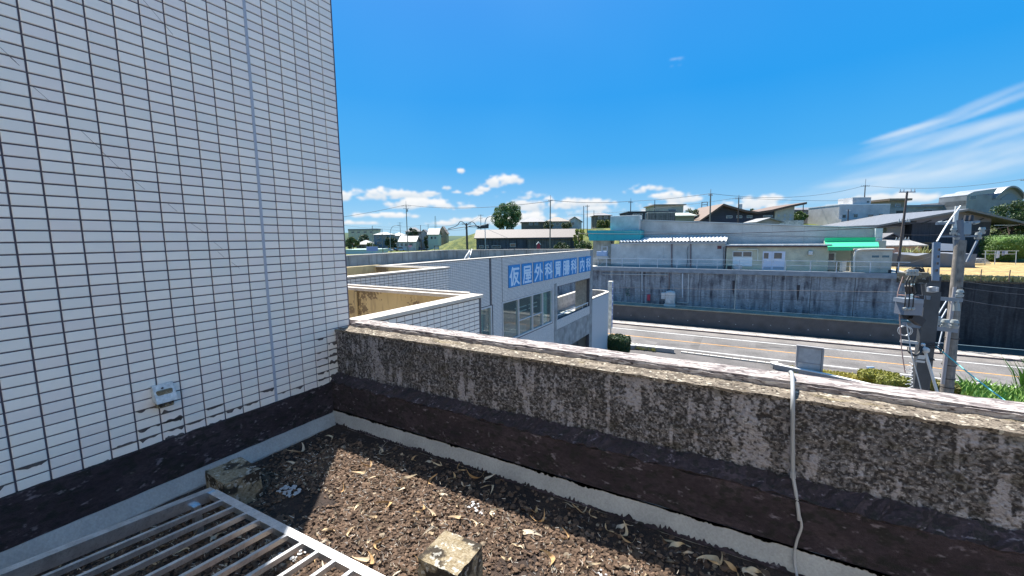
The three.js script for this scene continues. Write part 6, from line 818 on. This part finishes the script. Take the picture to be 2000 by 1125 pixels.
// ---------------------------------------------------------------- the twin poles at the right with their gear
{
  const DA = 10.4, DB = 12.2, q = (x, y, d = DA) => far(x, y, d);
  const steel = mat([.085, .095, .11], .5, { metalness: .1, map: rep(plainT, .8) }), gal = mat([.20, .23, .27], .5, { metalness: .3 }), porc = mat([.30, .32, .31], .3), cable = M.rubber;
  const bA = q(1793, 770), tA = q(1829, 474), t = thing('steel_pole', 'stout dark steel pole carrying switch boxes and crossarms', 'utility pole', V(bA.x, GROUND, bA.z), 'twin poles beyond the parapet');
  const up = tA.clone().sub(bA).normalize(), foot = bA.clone().addScaledVector(up, (GROUND - bA.y) / up.y), nk = q(1822, 540);
  part(t, 'pole', [bar(foot, nk, .26, .22, V(0, 0, 1)), bar(foot.clone().add(V(-.145, 0, .03)), nk.clone().add(V(-.12, -.4, .03)), .04, .26, V(0, 0, 1)), bar(foot.clone().add(V(.145, 0, .03)), nk.clone().add(V(.12, -.4, .03)), .04, .26, V(0, 0, 1))], steel);
  const ext = part(t, 'extension', bar(nk.clone().add(V(0, -.1, .16)), tA, .13, .10, V(0, 0, 1)), gal); for (let k = 0; k < 4; k++) { const p = nk.clone().lerp(tA, .2 + k * .2); part(ext, 'bolt_hole', bar(p.clone().add(V(0, -.03, .2)), p.clone().add(V(0, .03, .2)), .03, .06, V(0, 0, 1)), M.dark); }
  const bB = q(1848, 775, DB), tB = q(1871, 404, DB), mB = q(1876, 470, DB), upB = mB.clone().sub(bB).normalize(), fB = bB.clone().addScaledVector(upB, (GROUND - bB.y) / upB.y), u = thing('concrete_pole', 'round weathered concrete pole behind the steel pole', 'utility pole', V(fB.x, GROUND, fB.z), 'twin poles beyond the parapet');
  part(u, 'pole', rod(fB, mB, .165, .13, 14), M.poleConc); part(u, 'pole_top', rod(mB.clone().add(V(0, -.3, 0)), q(1871, 430, DB), .135, .12, 12), mat([.15, .17, .2], .6, { metalness: .3 })); part(u, 'mast', rod(q(1864, 446, DB), q(1869.5, 403, DB), .06, .05), mat([.58, .58, .54], .6)); part(u, 'conduit', rod(q(1838, 748, DB).add(V(0, 0, .1)), q(1862, 560, DB).add(V(0, 0, .1)), .05, .045), mat([.34, .31, .30], .7)); for (const y of [660, 712, 738, 755, 767]) { const p = fB.clone().lerp(mB, clamp((q(1850, y, DB).y - fB.y) / (mB.y - fB.y))); part(u, 'steel_band', new THREE.CylinderGeometry(.168, .168, .025, 14, 1, true).translate(p.x, p.y, p.z), M.dark); }
  const jar = (p, s = 1) => [rod(p, p.clone().add(V(0, .07 * s, 0)), .075 * s, .085 * s, 10), rod(p.clone().add(V(0, .07 * s, 0)), p.clone().add(V(0, .13 * s, 0)), .055 * s, .055 * s, 10), rod(p.clone().add(V(0, .13 * s, 0)), p.clone().add(V(0, .2 * s, 0)), .08 * s, .06 * s, 10)];
  const arm = (o, a, b, w, nm = 'crossarm', m = gal) => part(o, nm, bar(a, b, w, w), m);
  arm(u, q(1829, 437, DB), q(1912, 433, DB), .07); for (const x of [1835, 1846, 1880, 1893, 1906]) part(u, 'insulator', rod(q(x - 4, 436, DB), q(x + 4, 434, DB), .045, .045, 10), porc);
  arm(u, q(1836, 462, DB), q(1916, 461, DB), .05); for (const [x, y] of [[1862, 454], [1917, 453], [1910, 463], [1870, 464]]) part(u, 'insulator', jar(q(x, y + 4, DB)), porc);
  part(u, 'strut', rod(q(1912, 463, DB), q(1888, 512, DB), .03), gal); part(u, 'switch_box', bar(q(1880, 437, DB), q(1879, 459, DB), .30, .25, V(0, 0, 1)), mat([.22, .27, .30], .5)); for (const x of [1886, 1896]) part(u, 'fuse_tube', rod(q(x, 431, DB), q(x + 2, 421, DB), .06, .05), M.dark);
  // shared lower crossarms fixed to the steel pole
  arm(t, q(1793, 580, 10.1), q(1876, 586, 11.3), .10); arm(t, q(1766, 633, 10.1), q(1866, 646, 11.4), .11); arm(t, q(1760, 666, 10.2), q(1791, 670, 10.2), .07, 'bracket', M.offwhite);
  for (const [x, y] of [[1829, 634], [1845, 640], [1863, 641]]) part(t, 'insulator', jar(q(x, y, 11.1), 1.15), porc); for (const [x, y] of [[1868, 600], [1828, 598]]) part(t, 'lightning_arrester', [rod(q(x, y + 7, 11.1), q(x, y - 8, 11.1), .075, .065, 10), rod(q(x, y - 8, 11.1), q(x, y - 14, 11.1), .05, .05, 8)], porc);
  part(t, 'insulator', jar(q(1874, 580, 11.3), 1.0), porc); part(t, 'coil', [0, 1, 2, 3].map((k) => new THREE.TorusGeometry(.10, .012, 6, 18).rotateX(1.3).translate(q(1821, 569, 10.2).x, q(1821, 569, 10.2).y + k * .03, q(1821, 569, 10.2).z)), M.galv);
  const sw = part(t, 'transformer', bar(q(1764, 543, 10.0), q(1801, 541, 10.0), .34, .25), mat([.36, .38, .38], .6, { map: rep(lichT, 1.3) })); for (const x of [1775, 1781, 1788]) { part(sw, 'bushing', jar(q(x, 538, 9.75), .7), porc); part(sw, 'lead', tube([q(x, 540, 9.7), q(x - 4, 548, 9.62), q(x - 5, 560, 9.65), q(x - 2, 572, 9.8)], .014, 5, 16), cable); part(sw, 'fuse_tube', rod(q(x - 5, 558, 9.65), q(x - 3, 573, 9.75), .035), M.dark); }
  part(t, 'transformer_bracket', [bar(q(1766, 549, 10.1), q(1806, 552, 10.2), .07, .07), bar(q(1800, 536, 10.2), q(1806, 590, 10.2), .06, .06, V(0, 0, 1))], steel); part(t, 'wire_nest', Array.from({ length: 9 }, (_, k) => tube([q(1766 + k * 3, 530 + (k % 3), 10.1), q(1784 + k * 2, 522 + (k % 4) * 2, 10.0), q(1798 + k, 527 + (k % 3) * 3, 10.1), q(1806, 540 + k * 2, 10.2)], .012, 5, 16)), M.dark);
  const cbx = part(t, 'control_box', bar(q(1757, 600, 9.9), q(1792, 601, 9.9), .26, .34), mat([.18, .20, .24], .5)); part(cbx, 'cover', bar(q(1756, 586, 9.85), q(1792, 587, 9.85), .30, .10), mat([.22, .25, .29], .45)); for (const x of [1766, 1774, 1782]) { part(cbx, 'terminal', rod(q(x - 2, 604, 9.7), q(x + 3, 602, 9.7), .035), porc); part(cbx, 'lead', tube([q(x + 3, 570, 9.75), q(x + 2, 585, 9.66), q(x + 1, 600, 9.68)], .013, 5, 12), cable); }
  part(t, 'meter_cluster', [bar(q(1795, 577, 10.1), q(1795, 600, 10.1), .14, .16, V(0, 0, 1)), bar(q(1764, 618, 10.0), q(1796, 622, 10.1), .12, .12), bar(q(1778, 616, 9.95), q(1798, 630, 10), .16, .18)], M.dark);
  part(t, 'cable', tube([q(1774, 679, 10.1), q(1777, 688, 10.0), q(1787, 694, 9.95), q(1797, 688, 10), q(1803, 678, 10.05)], .03, 7, 24), cable); part(t, 'cable', [0, 1, 2].map((k) => new THREE.TorusGeometry(.16 + k * .03, .012, 6, 22, 5).rotateY(.3).translate(q(1822, 690, 10.2).x, q(1822, 690, 10.2).y + k * .02, q(1822, 690, 10.2).z)), cable); part(t, 'cable_coil', [0, 1].map((k) => new THREE.TorusGeometry(.12, .010, 6, 20).translate(q(1766, 646, 10).x + k * .03, q(1766, 646, 10).y, q(1766, 646, 10).z)), M.galv);
  for (let k = 0; k < 9; k++) part(t, 'wire_loop', tube([q(1776 - k % 3, 708 + k * 7, 10), q(1783, 712 + k * 7, 9.9), q(1772 - k % 2 * 4, 716 + k * 7, 9.95)], .007, 5, 8), M.galvDull); part(t, 'steel_band', [bar(q(1792, 697, 10.0), q(1806, 698, 10.0), .02, .10), bar(q(1789, 705, 10.0), q(1806, 707, 10.0), .02, .05)], M.galv); part(t, 'lamp', ball(q(1808, 684, 10.0), .08), M.offwhite);
  // stays and hanging lines
  part(u, 'stay', [rod(q(1850, 586, 11.5), q(1817, 640, 11.2), .02), rod(q(1849, 604, 11.5), q(1820, 655, 11.2), .02), rod(q(1840, 648, 11.6), q(1832, 680, 11.4), .018)], gal); part(u, 'step_bolt', bar(q(1832, 670, 11.8), q(1842, 670, 11.8), .025, .025), gal);
  const line = (label, pts, d, r, m, group = 'lines hung about the twin poles') => solo('stay_line', label, 'line', tube(pts.map(([x, y, dd]) => q(x, y, dd ?? d)), r, 5, 30), m, group);
  line('pale guy line from steel pole top to concrete pole top', [[1830, 472, 10.4], [1850, 438, 11.2], [1876, 402, 12.2]], 11, .02, mat([.62, .62, .60], .6)); line('bright turquoise cable hanging from the crossarms to the weeds', [[1835, 540, 10.9], [1828, 585, 10.7], [1817, 667, 10.4]], 10.5, .018, mat([.25, .62, .66], .5)); line('turquoise guard over the stay running down to the right', [[1822, 672, 10.4], [1852, 696, 10], [1900, 735, 9.4], [1990, 803, 8.4]], 9.8, .016, mat([.18, .62, .58], .5)); line('brown line hanging left of the switch boxes', [[1764, 540, 10], [1753, 577, 10], [1757, 620, 10], [1762, 690, 10], [1768, 728, 10]], 10, .012, mat([.42, .28, .24], .7)); line('rusty spreader line above the control box', [[1752, 576, 10], [1768, 577, 10], [1795, 580, 10]], 10, .012, mat([.55, .32, .26], .7)); line('white rope down the steel pole from the lower crossarm', [[1771, 634, 9.9], [1780, 690, 9.8], [1792, 735, 9.8], [1801, 770, 9.8]], 10, .012, M.offwhite);
  const lw = wire; lw('service wire rising left from the steel pole extension', q(1824, 500), far(1745, 517, 40), .1, .008); lw('lower wire right of the poles across the dark wall', q(1876, 585, 11.3), far(2030, 605, 12), .04, .010); lw('middle wire right of the poles across the dark wall', q(1870, 560, 12), far(2030, 577, 13), .04, .008); lw('upper wire right of the poles across the dark wall', q(1870, 548, 12), far(2030, 566, 14), .03, .008);
  const brc = thing('brace_pole', 'slim pale brace pole leaning against the steel pole', 'brace', V(q(1836, 790, 9.7).x, GROUND, q(1836, 790, 9.7).z)), b0 = q(1803, 673, 10.1), b1 = q(1833, 775, 9.9), dir = b1.clone().sub(b0), e1 = b0.clone().addScaledVector(dir, (GROUND - b0.y) / dir.y); part(brc, 'rod', rod(b0, e1, .03, .03, 8), mat([.58, .58, .56], .6)); part(brc, 'clamp', ball(b0, .045), M.galv);
}
renderer.render(scene, camera);
